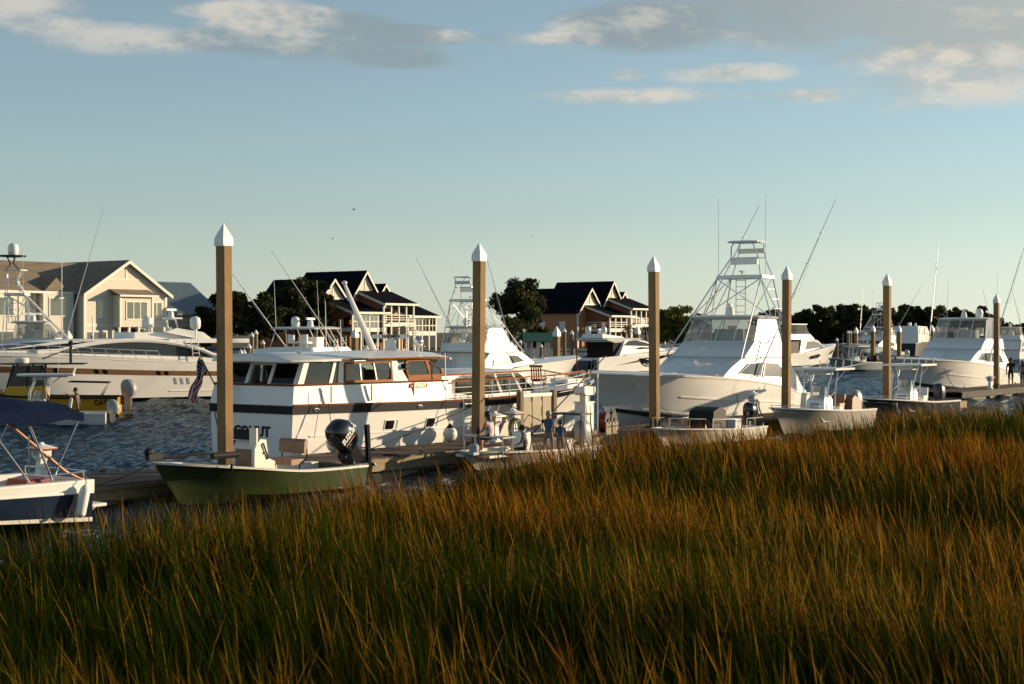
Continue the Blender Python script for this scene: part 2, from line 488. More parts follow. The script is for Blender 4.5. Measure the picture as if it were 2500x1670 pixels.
class Cabin:
    # rings: (z aft, z fore, x aft, x fore, half width aft, half width fore, nose)
    def __init__(s, rings):
        s.r = rings; s.P = []
        for za, zf, x0, x1, w0, w1, no in rings:
            sl = (zf - za) / max(x1 - x0, .01)
            zz = lambda x: za + sl * (x - x0)
            pts = [(x0, -w0), (x1, -w1), (x1 + no * .8, -w1 * .5), (x1 + no, 0), (x1 + no * .8, w1 * .5), (x1, w1), (x0, w0)]
            s.P.append([Vector((x, y, zz(x))) for x, y in pts])
    def mesh(s): return MB().loft(s.P)
    def side(s, i, sd):
        a, b = s.P[i], s.P[i + 1]
        return (a[0], a[1], b[1], b[0]) if sd < 0 else (a[6], a[5], b[5], b[6])
    def front(s, i, k): 
        a, b = s.P[i], s.P[i + 1]
        return (a[1 + k], a[2 + k], b[2 + k], b[1 + k])
    def back(s, i):
        a, b = s.P[i], s.P[i + 1]
        return (a[6], a[0], b[0], b[6])
def windows(parent, quads, m=None, name='window', t=.012, fm=None, fw=.04):
    for q, uv in quads:
        o = MB().slab(q, uv, t).build(name, m or glassd, parent)
        if fm: MB().frame(q, uv, t + .006, fw).build('frame', fm, o)
def line(mb, a, b, sag, r, n=10):
    a, b = Vector(a), Vector(b)
    return mb.tube([a.lerp(b, i / n) - Vector((0, 0, sag * 4 * (i / n) * (1 - i / n))) for i in range(n + 1)], r, 5)

# dock frame: t along the dock from the first concrete piling, n towards the camera
DA = math.atan2(.804, .595)
DX, DY = math.cos(DA), math.sin(DA)
def dk(t, n, z=0): return Vector((-7.37 + DX * t + DY * n, 40.06 + DY * t - DX * n, z))
# ------------------------------------------------------------------ setting: water, marsh, far shore
rng = np.random.default_rng(7)
random.seed(5)
def np_mesh(name, V, F, m, loops=4, smooth=False):
    me = bpy.data.meshes.new(name)
    V = np.asarray(V, dtype=np.float32); F = np.asarray(F, dtype=np.int32)
    me.vertices.add(len(V)); me.vertices.foreach_set('co', V.ravel())
    me.loops.add(F.size); me.loops.foreach_set('vertex_index', F.ravel())
    me.polygons.add(len(F))
    me.polygons.foreach_set('loop_start', np.arange(0, F.size, loops, dtype=np.int32))
    me.polygons.foreach_set('loop_total', np.full(len(F), loops, dtype=np.int32))
    me.polygons.foreach_set('use_smooth', np.full(len(F), smooth, dtype=bool))
    me.update(calc_edges=True)
    me.materials.append(m)
    o = bpy.data.objects.new(name, me); COL.objects.link(o)
    return o
def point_color(o, C):
    a = o.data.color_attributes.new('Col', 'FLOAT_COLOR', 'POINT')
    a.data.foreach_set('color', np.asarray(np.c_[C, np.ones(len(C))], dtype=np.float32).ravel())

wm = bpy.data.materials.new('harbour_water'); wm.use_nodes = True
t = wm.node_tree; p = t.nodes['Principled BSDF']
p.inputs['Base Color'].default_value = (0.004, 0.014, 0.028, 1)
p.inputs['Roughness'].default_value = 0.06
p.inputs['IOR'].default_value = 1.33
p.inputs['Specular IOR Level'].default_value = 0.24
g = t.nodes.new('ShaderNodeNewGeometry')
prev = None
for sc, st, stg, rz in ((1.5, (1, 1.7, 1), .75, .5), (5.0, (1, 1.5, 1), .5, .2)):
    mp = t.nodes.new('ShaderNodeMapping'); mp.inputs['Scale'].default_value = st; mp.inputs['Rotation'].default_value = (0, 0, rz)
    t.links.new(g.outputs['Position'], mp.inputs[0])
    nz = t.nodes.new('ShaderNodeTexNoise'); nz.inputs['Scale'].default_value = sc; nz.inputs['Detail'].default_value = 4; nz.inputs['Roughness'].default_value = .55
    t.links.new(mp.outputs[0], nz.inputs['Vector'])
    b = t.nodes.new('ShaderNodeBump'); b.inputs['Strength'].default_value = stg; b.inputs['Distance'].default_value = .35 if sc < 2 else .12
    t.links.new(nz.outputs[0], b.inputs['Height'])
    if prev: t.links.new(prev.outputs[0], b.inputs['Normal'])
    prev = b
df = t.nodes.new('ShaderNodeBsdfDiffuse'); df.inputs[0].default_value = (0.004, 0.013, 0.024, 1)
gl = t.nodes.new('ShaderNodeBsdfGlossy'); gl.inputs[0].default_value = (0.56, 0.65, 0.74, 1); gl.inputs['Roughness'].default_value = 0.07
fr = t.nodes.new('ShaderNodeFresnel'); fr.inputs[0].default_value = 1.33
for n_ in (df, gl, fr): t.links.new(prev.outputs[0], n_.inputs['Normal'])
mxs = t.nodes.new('ShaderNodeMixShader')
t.links.new(fr.outputs[0], mxs.inputs[0]); t.links.new(df.outputs[0], mxs.inputs[1]); t.links.new(gl.outputs[0], mxs.inputs[2])
t.links.new(mxs.outputs[0], t.nodes['Material Output'].inputs[0])
def build_water():
    na, nr = 620, 640
    ang = np.linspace(R(30), R(150), na)
    rad = 13 * (5000 / 13) ** (np.linspace(0, 1, nr) ** 1.35)
    A, Rd = np.meshgrid(ang, rad)
    X = Rd * np.cos(A); Y = Rd * np.sin(A)
    sp = Rd * R(120) / na
    Z = np.zeros_like(X)
    for i in range(44):
        lam = 0.45 * (5.5 / 0.45) ** (rng.random() ** 1.25)
        th = R(205) + rng.normal(0, .55)
        k = 2 * np.pi / lam
        amp = 0.0125 * lam ** 0.72
        fade = np.clip((lam / (sp * 2.2)) - .6, 0, 1)
        ph = k * (X * np.cos(th) + Y * np.sin(th)) + rng.random() * 6.28 + .6 * np.sin(X * .21 + i) + .5 * np.sin(Y * .17 + 2 * i)
        Z += amp * fade * (np.sin(ph) + .35 * np.cos(2 * ph))
    gust = .75 + .4 * np.sin(X * .05 + .8) * np.sin(Y * .07) + .2 * np.sin(X * .13 - Y * .09)
    calm = 1 - .75 * np.exp(-((np.hypot(X + 7, Y - 36) / 11) ** 2))
    Z *= gust * calm
    V = np.c_[X.ravel(), Y.ravel(), Z.ravel()]
    I = np.arange(nr * na).reshape(nr, na)
    F = np.stack([I[:-1, 1:], I[:-1, :-1], I[1:, :-1], I[1:, 1:]], -1).reshape(-1, 4)
    struct(np_mesh('water', V, F, wm, smooth=True))
build_water()

mud = mat('marsh_mud', (0.045, 0.034, 0.022), 0.8, var=.3, scale=1.5, bump=.5, bscale=6)
EDGE = [(-60, 13), (-15.5, 12.1), (-11, 10.4), (-4.5, 9.2), (1, 7.8), (7.4, 7.0), (12.5, 7.9), (17.7, 8.3), (26.7, 7.6), (33, 8.3), (90, 10)]
def edge_n(t): return np.interp(t, [e[0] for e in EDGE], [e[1] for e in EDGE])
def build_marsh():
    ts = np.linspace(-60, 90, 90); ds = np.r_[-1.6, -.6, 0.0, .8, 2, 5, 10, 18, 30, 50]
    zz = np.r_[-.5, -.12, .08, .22, .3, .34, .36, .4, .5, .6]
    V = []
    for a in ts:
        for d, z in zip(ds, zz):
            q = dk(a, edge_n(a) + d)
            V.append((q.x, q.y, z + (rng.normal(0, .03) if d > -1 else 0)))
    n = len(ds)
    F = [(i * n + j, i * n + j + 1, (i + 1) * n + j + 1, (i + 1) * n + j) for i in range(len(ts) - 1) for j in range(n - 1)]
    struct(np_mesh('marsh_ground', V, F, mud, smooth=True))
build_marsh()

grassm = mat('cordgrass', (1, 1, 1), 0.75, var=.12, scale=.4, attr='Col', spec=.02, translucent=.35)
def vnoise(x, y, s):
    return (np.sin(x * s * 1.3 + 1.7 * np.sin(y * s * .9)) * np.sin(y * s * 1.1 + 1.3 * np.sin(x * s * .7 + 2)) + np.sin(x * s * .37 + y * s * .53)) * .5
def build_grass():
    PX, PY, TX = [], [], []
    per = 13
    # tufts by distance: dense near the camera, thinner but broader far away
    for y0, y1, dens in ((9.0, 13, 76), (13, 18, 60), (18, 26, 41), (26, 38, 24), (38, 52, 14), (52, 75, 9.5)):
        x0, x1 = -y1 * .40 - 1, y1 * .40 + 3
        n = int((x1 - x0) * (y1 - y0) * dens)
        x = rng.uniform(x0, x1, n); y = rng.uniform(y0, y1, n)
        cl = .62 + .42 * vnoise(x, y, 1.5) + .25 * vnoise(x + 9, y, 3.7)
        k = rng.random(n) < np.clip(cl, .10, 1)
        PX.append(x[k]); PY.append(y[k])
    tx = np.concatenate(PX); ty = np.concatenate(PY)
    t = (tx + 7.37) * DX + (ty - 40.06) * DY; nn = (tx + 7.37) * DY - (ty - 40.06) * DX
    d = nn - edge_n(t) + .8 * vnoise(tx, ty, .9)
    k = (d > 0) & (np.abs(tx) < ty * .40 + 2)
    tx, ty, d = tx[k], ty[k], d[k]
    M = len(tx)
    th_ = rng.normal(0, .14, M); tl = R(165) + 1.2 * vnoise(tx, ty, 1.1) + rng.normal(0, .5, M); tm_ = np.abs(rng.normal(.13, .08, M))
    tk_ = rng.random(M)
    I = np.repeat(np.arange(M), per)
    N = len(I)
    ox = rng.normal(0, 1, N); oy = rng.normal(0, 1, N)
    sp_ = .055 * (1 + ty[I] / 45)
    x = tx[I] + ox * sp_; y = ty[I] + oy * sp_; d = d[I]
    dist = y
    patch = vnoise(x, y, .23) + .5 * vnoise(x + 30, y - 12, .6)          # green or rusty patches
    ridge = vnoise(x + 11, y, .55) + .5 * vnoise(x, y + 40, 1.3)
    tall = rng.random(N) < np.clip(.15 + .18 * ridge + .7 * th_[I], .02, .75)
    hgt = np.where(tall, 1.10 + .20 * ridge + .7 * th_[I] + rng.normal(0, .12, N), .70 + .16 * ridge + .7 * th_[I] + rng.normal(0, .13, N))
    hgt *= np.clip(.84 + d * .2, .8, 1)
    hgt = np.clip(hgt, .3, 1.6)
    wid = (.0018 + .0016 * rng.random(N)) * (1 + dist / 25)
    # lean: the tuft's own lean plus blades fanning outwards from its heart
    lx = np.cos(tl[I]) * tm_[I] + ox * .075 + rng.normal(0, .035, N); ly = np.sin(tl[I]) * tm_[I] + oy * .075 + rng.normal(0, .035, N)
    la = np.arctan2(ly, lx); lean = np.hypot(lx, ly)
    bend = np.abs(rng.normal(.10, .10, N)) * (1 + (rng.random(N) < .10) * 2.8)
    fa = rng.uniform(0, np.pi, N)
    lv = np.array([0, .38, .72, 1.0])
    z0 = .2 + .1 * np.clip(d / 3, 0, 1)
    V = np.zeros((N, 7, 3), np.float32); C = np.zeros((N, 7, 3), np.float32)
    green = np.array([.034, .062, .003]); olive = np.array([.046, .048, .003]); rust = np.array([.29, .094, .008]); straw = np.array([.46, .235, .024])
    r = np.clip(.55 * tk_[I] + .5 * rng.random(N), 0, 1)
    pr = np.clip(.34 - .26 * patch, .08, .75)
    tip = np.where((r < pr)[:, None], rust, np.where((r < pr + .20)[:, None], straw, np.where((r < pr + .42)[:, None], olive, green)))
    tip = np.where(tall[:, None], tip, np.where((rng.random(N) < .6)[:, None], green, olive) * .8)
    tip = tip * rng.uniform(.55, 1.45, N)[:, None]
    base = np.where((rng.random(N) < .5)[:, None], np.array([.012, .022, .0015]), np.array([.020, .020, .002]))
    head = tall & (rng.random(N) < .5)                      # flowering stems with a narrow spike near the tip
    wf = [np.ones(N), np.full(N, .95), np.where(head, 1.4, .7)]
    for j, u in enumerate(lv):
        off = hgt * (lean * u + bend * u * u)
        cx = x + np.cos(la) * off; cy = y + np.sin(la) * off * .8
        cz = z0 + hgt * u * (1 - .25 * bend * u)
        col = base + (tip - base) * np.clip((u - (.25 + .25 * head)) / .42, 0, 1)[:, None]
        if j < 3:
            V[:, 2 * j] = np.c_[cx - np.cos(fa) * wid * wf[j], cy - np.sin(fa) * wid * wf[j], cz]
            V[:, 2 * j + 1] = np.c_[cx + np.cos(fa) * wid * wf[j], cy + np.sin(fa) * wid * wf[j], cz]
            C[:, 2 * j] = col; C[:, 2 * j + 1] = col
        else:
            V[:, 6] = np.c_[cx, cy, cz]; C[:, 6] = col
    b = (np.arange(N) * 7)[:, None]
    T = np.array([[0, 1, 3], [0, 3, 2], [2, 3, 5], [2, 5, 4], [4, 5, 6]])
    F = (b[:, None] + T[None]).reshape(-1, 3)
    o = np_mesh('marsh_grass', V.reshape(-1, 3), F, grassm, loops=3)
    point_color(o, C.reshape(-1, 3))
    tag(o, 'dense green and rust marsh grass filling the foreground', 'grass', kind='stuff')
    print('grass blades', N)
build_grass()

land = mat('shore_ground', (0.075, 0.075, 0.035), 0.9, var=.3, scale=.3, bump=.3)
def build_shore():
    xs = np.linspace(-260, 420, 120)
    V = []; prof = [(0, -.6), (.3, .9), (3, 1.15), (20, 1.3), (120, 1.5), (900, 2.0), (5000, 2.0)]
    for x in xs:
        ysh = np.interp(x, [-260, -60, -18, 0, 30, 60, 120, 420], [168, 176, 186, 196, 236, 250, 262, 300])
        for d, z in prof:
            V.append((x * (1 + d / 900), ysh + d, z + (rng.normal(0, .08) if 1 < d < 200 else 0)))
    n = len(prof)
    F = [(i * n + j, (i + 1) * n + j, (i + 1) * n + j + 1, i * n + j + 1) for i in range(len(xs) - 1) for j in range(n - 1)]
    struct(np_mesh('far_shore', V, F, land, smooth=False))
build_shore()
stain = mat('tide_stained_concrete', (0.13, 0.088, 0.042), 0.9, var=.3, scale=5, bump=.5, bscale=20, col2=(.05, .038, .02))
# ------------------------------------------------------------------ pilings and docks
def at(px, py, Y): return Vector(((px - 1250) / 3800 * Y, Y, CAMZ - (py - 811) / 3800 * Y))
def concrete_piling(loc, ztop, half, rz, label, group, m=None):
    o = thing('concrete_piling', label, 'piling', (loc[0], loc[1], 0), rz, group)
    rl_ = random.Random(int(abs(loc[0]) * 100)); o.rotation_euler = (R(rl_.uniform(-.45, .45)), R(rl_.uniform(-.45, .45)), rz)
    c = half * 1.07
    hc = half * 3.75
    b = half * .18
    pr = [(-half, -half + b), (-half + b, -half), (half - b, -half), (half, -half + b), (half, half - b), (half - b, half), (-half + b, half), (-half, half - b)]
    MB().loft([[(x, y, z) for x, y in pr] for z in (-1.5, .8)]).build('stained_foot', stain, o)
    MB().loft([[(x * .995, y * .995, z) for x, y in pr] for z in (.801, ztop - hc * .72)]).build('shaft', m or conc, o)
    MB().sq((0, 0, ztop - hc), [(c, 0), (c * 1.03, hc * .06), (c, hc * .36), (c * .04, hc)]).build('cap', cap_m, o)
    return o
BIGL = ['tall square concrete piling with white pyramid cap in front of the yacht transom', 'tall square concrete piling with white cap beside the seated woman on the skiff',
        'tall square concrete piling in front of the big sportfishing boat bow', 'tall square concrete piling between the tuna tower and the white console boat',
        'tall square concrete piling rising behind the black hulled console boat']
for i, lb in enumerate(BIGL):
    p_ = dk(10.6 * i, 0)
    concrete_piling(p_, 6.80, .157, DA, lb, 'concrete pilings along the dock')
concrete_piling((30.2, 97.0), 6.40, .155, DA, 'rightmost square concrete piling standing on the end dock', 'concrete pilings along the dock')

ORD = ['first', 'second', 'third', 'fourth', 'fifth', 'sixth', 'seventh', 'eighth', 'ninth', 'tenth', 'eleventh', 'twelfth', 'thirteenth', 'fourteenth', 'fifteenth', 'sixteenth', 'seventeenth', 'eighteenth', 'nineteenth']
def timber_piling(px, ytop, Y, r, label, group, sq=False, dark=None):
    q = at(px, ytop, Y)
    if sq:
        return concrete_piling((q.x, q.y), q.z, r, DA, label, group)
    o = thing('timber_piling', label, 'piling', (q.x, q.y, 0), 0, group)
    MB().cyl((0, 0, -1), (0, 0, q.z - r * 1.6), r * 1.08, r, 10).build('shaft', dark or woodpile, o)
    MB().lathe((0, 0, q.z - r * 2.2), [(r * 1.15, 0), (r * 1.15, r * .5), (r * .05, r * 2.2)], 10).build('cap', cap_m, o)
    return o
g1 = 'timber pilings left of the yacht roof'
for i, (px, yt, Y) in enumerate(((588, 852, 110), (596, 852, 112), (608, 838, 105), (615, 811, 118), (625, 805, 122), (642, 830, 130))):
    timber_piling(px, yt, Y, .15, ORD[i] + ' round timber piling to the right of the nearest concrete piling', g1)
g2 = 'pilings by the green roofed gazebo'
for i, (px, yt, Y) in enumerate(((1233, 804, 150), (1248, 833, 150), (1258, 840, 160), (1270, 829, 165), (1321, 839, 165), (1378, 801, 150), (1396, 806, 140))):
    timber_piling(px, yt, Y, .17, ORD[i] + ' from left of the round timber pilings near the green roofed gazebo', g2)
timber_piling(1359, 796, 145, .26, 'thick square grey piling right of the green roofed gazebo', None, True)
timber_piling(1556, 796, 160, .22, 'square pale piling in front of the farther orange house', None, True)
timber_piling(867, 800, 115, .2, 'square pale piling behind the yacht mast', None, True)
timber_piling(168, 806, 125, .2, 'square pale piling in front of the cream house', None, True)
timber_piling(225, 812, 130, .12, 'thin dark round piling in front of the cream house', None)
g3 = 'pilings in the far marina'
for i, (px, yt, Y, s) in enumerate(((2043, 824, 205, 0), (2070.5, 806, 215, 0), (2076.5, 806, 217, 0), (2090, 798, 220, 1), (2094, 822, 222, 0), (2104, 806, 226, 0), (2110, 802, 226, 1), (2131, 793, 205, 1), (2195, 794, 205, 1), (2276, 793, 215, 1), (2287, 794, 218, 1))):
    timber_piling(px, yt, Y, .24 if s else .19, ORD[i] + ' from left of the white capped pilings in the far marina', g3, bool(s))

def make_dock(name, label, t0, t1, n0, n1, loc, seed):
    rr = random.Random(seed)
    fascia = MATS['dock_timber'] if name == 'floating_dock' else mat('dark_weathered_timber', (.075, .07, .065), .85, var=.3, scale=3, bump=.3)
    o = thing(name, label, 'dock', loc, DA)
    mb = MB(); cols = []; x = t0
    while x < t1:
        wdt = .135
        h = rr.uniform(-.004, .004)
        mb.bx(x + .004, x + wdt - .006, -n1 + rr.uniform(0, .02), -n0 - rr.uniform(0, .02), .455, .5 + h)
        g = rr.choice((.55, .75, .9, 1, 1, 1.15, 1.3)) * rr.uniform(.85, 1.1); k = rr.uniform(.92, 1.1)
        cols += [(g, g * k, g * k)] * 8
        x += wdt
    pl = mb.build('planking', plankm, o, 10)
    point_color(pl, np.array(cols)); pl['kind'] = 'stuff'
    a = t0
    while a < t1:
        b = min(a + 4.8, t1)
        for nn, sg in ((n1, -1), (n0, 1)):
            MB().bx(a + .01, b - .01, -nn - (.05 if sg < 0 else 0), -nn + (0 if sg < 0 else .05), .14, .47).build('fascia_board', fascia, o)
            MB().bx(a, b - .02, -nn - (.075 if sg < 0 else 0), -nn + (0 if sg < 0 else .075), .375, .465).build('rub_board', fascia, o)
        MB().bx(a + .35, b - .35, -n1 + .12, -n0 - .12, -.35, .15).build('float', floatm, o)
        for nn in (n1 - .12, n0 + .12):
            c = MB(); xc = (a + b) / 2
            c.cyl((xc - .13, -nn, .565), (xc + .13, -nn, .565), .018, n=6).cyl((xc - .05, -nn, .5), (xc - .05, -nn, .57), .018, n=6).cyl((xc + .05, -nn, .5), (xc + .05, -nn, .57), .018, n=6)
            c.build('cleat', darkgrey, o)
        a = b
    for i in range(6):
        tt = 10.6 * i
        if t0 < tt < t1 and name == 'floating_dock':
            f = MB()
            for s1 in (-1, 1):
                f.bx(tt - .27, tt + .27, s1 * .22 - .035, s1 * .22 + .035, .505, .56).bx(tt + s1 * .24 - .03, tt + s1 * .24 + .03, -.19, .19, .505, .56)
            f.build('pile_guide', darkgrey, o)
    return o
make_dock('floating_dock', 'long plank floating dock behind the green skiff', -34, 50, -1.5, 1.05, dk(0, 0), 3)
make_dock('end_dock', 'dark floating dock at right with a couple walking on it', 60.8, 95, -5.8, -3.2, dk(0, 0), 4)

def pedestal(loc, label, roof=None, h=.95, tilt=0, m=None):
    o = thing('power_pedestal', label, 'power pedestal', loc, DA + tilt, 'dock power pedestals')
    m = m or white
    MB().sq((0, 0, 0), [(.16, 0), (.16, .05), (.115, .07), (.085, h * .52), (.085, h * .55)]).build('column', m, o)
    MB().sq((0, 0, 0), [(.085, h * .54), (.16, h * .66), (.165, h * .86), (.12, h * .88)]).build('head', m, o)
    rf = MB().sq((0, 0, 0), [(.25, h * .86), (.26, h * .885), (.05, h * .985), (.05, h * 1.01), (.01, h * 1.04)]).build('roof', cap_m, o)
    if roof: MB().sq((0, 0, 0), [(.255, h * .84), (.265, h * .86), (.262, h * .875)]).build('trim', roof, rf)
    for s1 in (-1, 1):
        MB().cyl((.05 * s1, -.10, h * .70), (.05 * s1, -.19, h * .66), .04, n=8).build('socket', greyp, o)
        MB().box((.17 * s1, 0, h * .76), (.02, .16, .1)).build('cover', greyp, o)
    return o
pedestal(dk(11.8, -.25, .5), 'white power pedestal with yellow trimmed roof behind the seated woman', yellow)
pedestal(dk(12.75, -.2, .5), 'white power pedestal with coiled green hose on the dock', teak, 1.0)
pedestal(dk(-5.1, -.75, .5), 'white power pedestal behind the navy boat under the blue canopy', teak, .9)
pedestal(dk(29.8, -.5, .5), 'grey white pedestal wrapped in black cords by the white console boat', None, 1.05)
pedestal(dk(67.3, -3.8, .5), 'small white pedestal on the end dock', None, .8)
mb = MB()
for k in range(7):
    a = .10 + .012 * k
    q = dk(12.35 + .03 * k, .05)
    mb.tube([(q.x + a * 1.1 * math.cos(i * .45) + .05 * math.sin(k), q.y, .86 + .32 * math.sin(i * .45) + .01 * k) for i in range(15)], .017, 5)
tag(mb.build('garden_hose', mat('green_hose', (.14, .17, .05), .5)), 'coiled green hose hanging on the white pedestal', 'hose')
mb = MB(); q = dk(29.8, -.45)
for k in range(9):
    a = 6.28 * k / 9 + .3
    mb.tube([(q.x + r_ * math.cos(a), q.y + r_ * math.sin(a), z_) for r_, z_ in ((.13, 1.2), (.22, 1.12), (.2, .95), (.26, .75), (.33, .58), (.42, .53))], .022, 5)
tag(mb.build('cord_bundle', black), 'black shore power cords draped round a pedestal', 'cord')

# fuel dispenser, hose reels, timber screen
o = thing('fuel_dispenser', 'white fuel dispenser cabinet with lamp head on the dock', 'fuel pump', dk(15.9, .45, .5), DA)
MB().bx(-.34, .34, -.3, .3, 0, .18).build('plinth', woodpile, o)
cb = MB().bx(-.27, .27, -.22, .22, .18, 1.12).build('cabinet', white, o)
MB().bx(-.20, -.02, -.235, -.22, .25, 1.05).build('door', cream, cb)
MB().bx(.02, .20, -.235, -.22, .25, 1.05).build('door', cream, cb)
MB().bx(-.31, .31, -.25, .25, 1.12, 1.16).build('lid', cream, o)
MB().bx(-.12, .14, -.12, .12, 1.16, 1.42).build('neck', cream, o)
MB().loft([[(-.32, y, 1.45), (-.22, y, 1.38), (.28, y, 1.38), (.34, y, 1.50), (.34, y, 1.66), (-.32, y, 1.68)] for y in (-.22, .22)]).build('lamp_head', white, o)
MB().cyl((.36, -.3, 0), (.36, -.3, 1.95), .022, n=6).build('conduit', alum, o)
MB().cyl((.36, -.3, 1.9), (.36, -.3, 2.1), .008, n=5).build('whip', alum, o)
def hose_reel(loc, label):
    o = thing('hose_reel', label, 'hose reel', loc, DA + R(14), 'red fuel hose reels')
    MB().bx(-.3, .3, -.16, -.12, 0, .42).bx(-.3, .3, .12, .16, 0, .42).bx(-.32, .32, -.18, .18, 0, .06).build('stand', floatm, o)
    d = MB()
    for y in (-.105, .105): d.cyl((0, y - .012, .44), (0, y + .012, .44), .33, n=20)
    d.build('flange', darkgrey, o)
    h = MB()
    for k in range(6):
        y = -.075 + .03 * k
        for rr in (.30, .25):
            h.tube([(rr * math.cos(6.2832 * i / 20), y, .44 + rr * math.sin(6.2832 * i / 20)) for i in range(21)], .017, 5)
    h.build('hose', redd, o)
    MB().cyl((0, -.16, .44), (0, .16, .44), .1, n=10).build('hub', darkgrey, o)
    return o
hose_reel(dk(17.0, .55, .5), 'red hose reel nearest the white fuel dispenser')
hose_reel(dk(17.55, .45, .5), 'red hose reel farther along the dock')
o = thing('fire_cylinder', 'slim red cylinder between dispenser and hose reel', 'cylinder', dk(16.55, .3, .5))
MB().lathe((0, 0, .25), [(.07, 0), (.08, .03), (.08, .42), (.04, .5), (.02, .52)], 10).build('tank', redm, o)
MB().cyl((0, 0, .76), (0, .06, .8), .02, n=6).build('valve', black, o)
MB().bx(-.09, .09, -.09, .09, 0, .25).build('stand', floatm, o)
plym = mat('pale_plywood', (.46, .39, .27), .8, var=.12, scale=2, stretch=(1, 1, .3))
o = thing('timber_screen', 'pale plywood screen between two dark posts on the dock', 'screen', dk(15.4, -1.15, .5), DA)
for x in (-1.0, .95): MB().bx(x - .09, x + .09, -.09, .09, -.3, 1.5).build('post', woodpile, o)
for x0, x1 in ((-.88, -.42), (-.32, .18), (.28, .82)): MB().bx(x0, x1, -.03, .02, .16, 1.32).build('panel', plym, o)
for z in (.12, 1.36): MB().bx(-.9, .85, -.045, .045, z - .05, z + .06).build('crossbar', cream, o)
# ------------------------------------------------------------------ sportfishing boats
def whip(parent, a, b, r=.014, m=None, name='antenna'):
    return MB().tube([a, Vector(a).lerp(Vector(b), .5), b], [r, r * .8, r * .5], 5).build(name, m or cap_m, parent)
def radome(parent, c, r, h):
    return MB().lathe(c, [(r * .75, 0), (r * .9, h * .1), (r, h * .25), (r, h * .6), (r * .85, h * .85), (r * .45, h * .97), (r * .05, h)], 14).build('radome', white, parent)
def open_array(parent, c, wd, rz, txt=None):
    o = MB().lathe(c, [(.24, 0), (.2, .08), (.17, .32), (.12, .4)], 10).build('radar', white, parent)
    a = MB().box((c[0], c[1], c[2] + .48), (wd, .12, .13), rz).build('array', white, o)
    if txt: text_mesh('lettering', txt, .15, navystripe, a, Vector(c) + Vector((.066 * math.sin(rz), -.066 * math.cos(rz), .48)), basis((math.cos(rz), math.sin(rz), 0), (0, 0, 1)), .004)
    return o
def sportfish(label, loc, rz, L=16.5, tower=False, hullm=None, top='enclosure', side_win=True, front_win=False, outr=True, zs=1.0, sc=1.0, og=None, bow_rail=False, canvas=True, domes=1, winm=None, spray=True, name='sportfishing_boat', tips=None):
    o = thing(name, label, 'boat', loc, rz)
    o.scale = (sc, sc, sc)
    hm = hullm or white
    B = 2.55
    H = Hull(L, L - 2.0, K((0, B * .9), (.25, B), (.5, B), (.7, B * .93), (.85, B * .71), (.94, B * .42), (1, .06)),
             K((0, 1.12), (.17, 1.22), (.22, 1.42), (.42, 1.86), (.7, 2.16), (1, 2.36)),
             K((0, B * .90), (.3, B * .97), (.6, B * .90), (.8, B * .62), (.93, B * .24), (1, .02)),
             K((0, .12), (.5, .18), (.8, .55), (1, 1.0)), K((0, -.5), (.7, -.6), (.9, -.3), (1, .2)), 1.3)
    H.shell().build('hull', hm, o)
    H.deck(.36, 1.0, crown=.12).build('foredeck', white, o)
    H.liner(.28, lambda q: .62 if q < .2 else .03, 0, .36).build('cockpit', white, o)
    H.strip(.955, 1.0, .2, 1, .03).build('rub_rail', cream, o)
    H.strip(-.14, -.02, 0, .97, .012).build('boot_stripe', redd if sc != 1.0 or L < 16 else darkgrey, o)
    for hx, hw_ in ((L - 4.6, .32), (L - 6.3, .28)):
        zz = crom(H.zs, hx / L) + .11
        MB().sq((hx, 0, zz), [(hw_, 0), (hw_, .04), (hw_ * .85, .06)]).build('deck_hatch', greyp, o)
    for sd in (1, -1):
        for q_ in (.62, .86):
            c_ = H.pt(q_, 1, sd, -.12); MB().cyl(c_ + Vector((-.12, 0, .09)), c_ + Vector((.12, 0, .09)), .022, n=6).cyl(c_ + Vector((0, 0, 0)), c_ + Vector((0, 0, .09)), .03, n=6).build('cleat', chrome, o)
    if spray:
        H.strip(.44, .475, .2, .78, .035).build('spray_rail', white, o)
        H.strip(.02, .05, 0, .9, .03).build('chine_rail', white, o)
        mb = MB()
        for k in range(5): H.strip(.60 + .062 * k, .612 + .062 * k, .2, .40 - .012 * k, .006, mb=mb, n=6)
        mb.build('vent_slats', greyp, o)
    # deckhouse, flybridge
    ch = Cabin([(1.45, 2.05, 2.9, 8.6, 2.18, 1.86, 1.1), (2.30, 2.42, 3.0, 7.9, 2.08, 1.85, .8), (2.84, 2.86, 3.0, 6.95, 2.0, 1.92, .45)])
    ch.mesh().build('deckhouse', white, o, 50)
    for sd in (1, -1):       # swept wing from the house down to the cockpit
        cf = MB(); cf.ext([(3.0, sd * 2.06, 2.84), (3.0, sd * 2.1, 1.3), (1.0, sd * 2.2, 1.1), (1.6, sd * 2.16, 1.5), (2.2, sd * 2.1, 2.2)], (0, -sd * .08, 0))
        cf.build('house_wing', white, o)
    if side_win:
        for sd in (1, -1):
            q = ch.side(0, sd)[:2] + ch.side(1, sd)[2:]
            q = (Vector((3.1, sd * 2.15, 1.86)), Vector((7.5, sd * 1.88, 2.14)), Vector((6.8, sd * 1.90, 2.66)), Vector((3.2, sd * 2.03, 2.62)))
            q = tuple(v + Vector((0, sd * .06, 0)) for v in q)
            gl = winm or glassg
            windows(o, [(q, [(.03, .05), (.5, .02), (.5, .97), (.2, .93), (.08, .6)]), (q, [(.55, .02), (.97, .1), (.86, .9), (.55, .97)])], gl, fm=white, fw=.03)
    MB().loft([[(x, y, z) for x, y, z in ((2.7, -2.1, za), (6.9, -2.0, za), (7.25, -1.0, za), (7.4, 0, za), (7.25, 1.0, za), (6.9, 2.0, za), (2.7, 2.1, za))] for za in (2.845, 2.90)]).build('brow', greyp if not front_win else white, o)
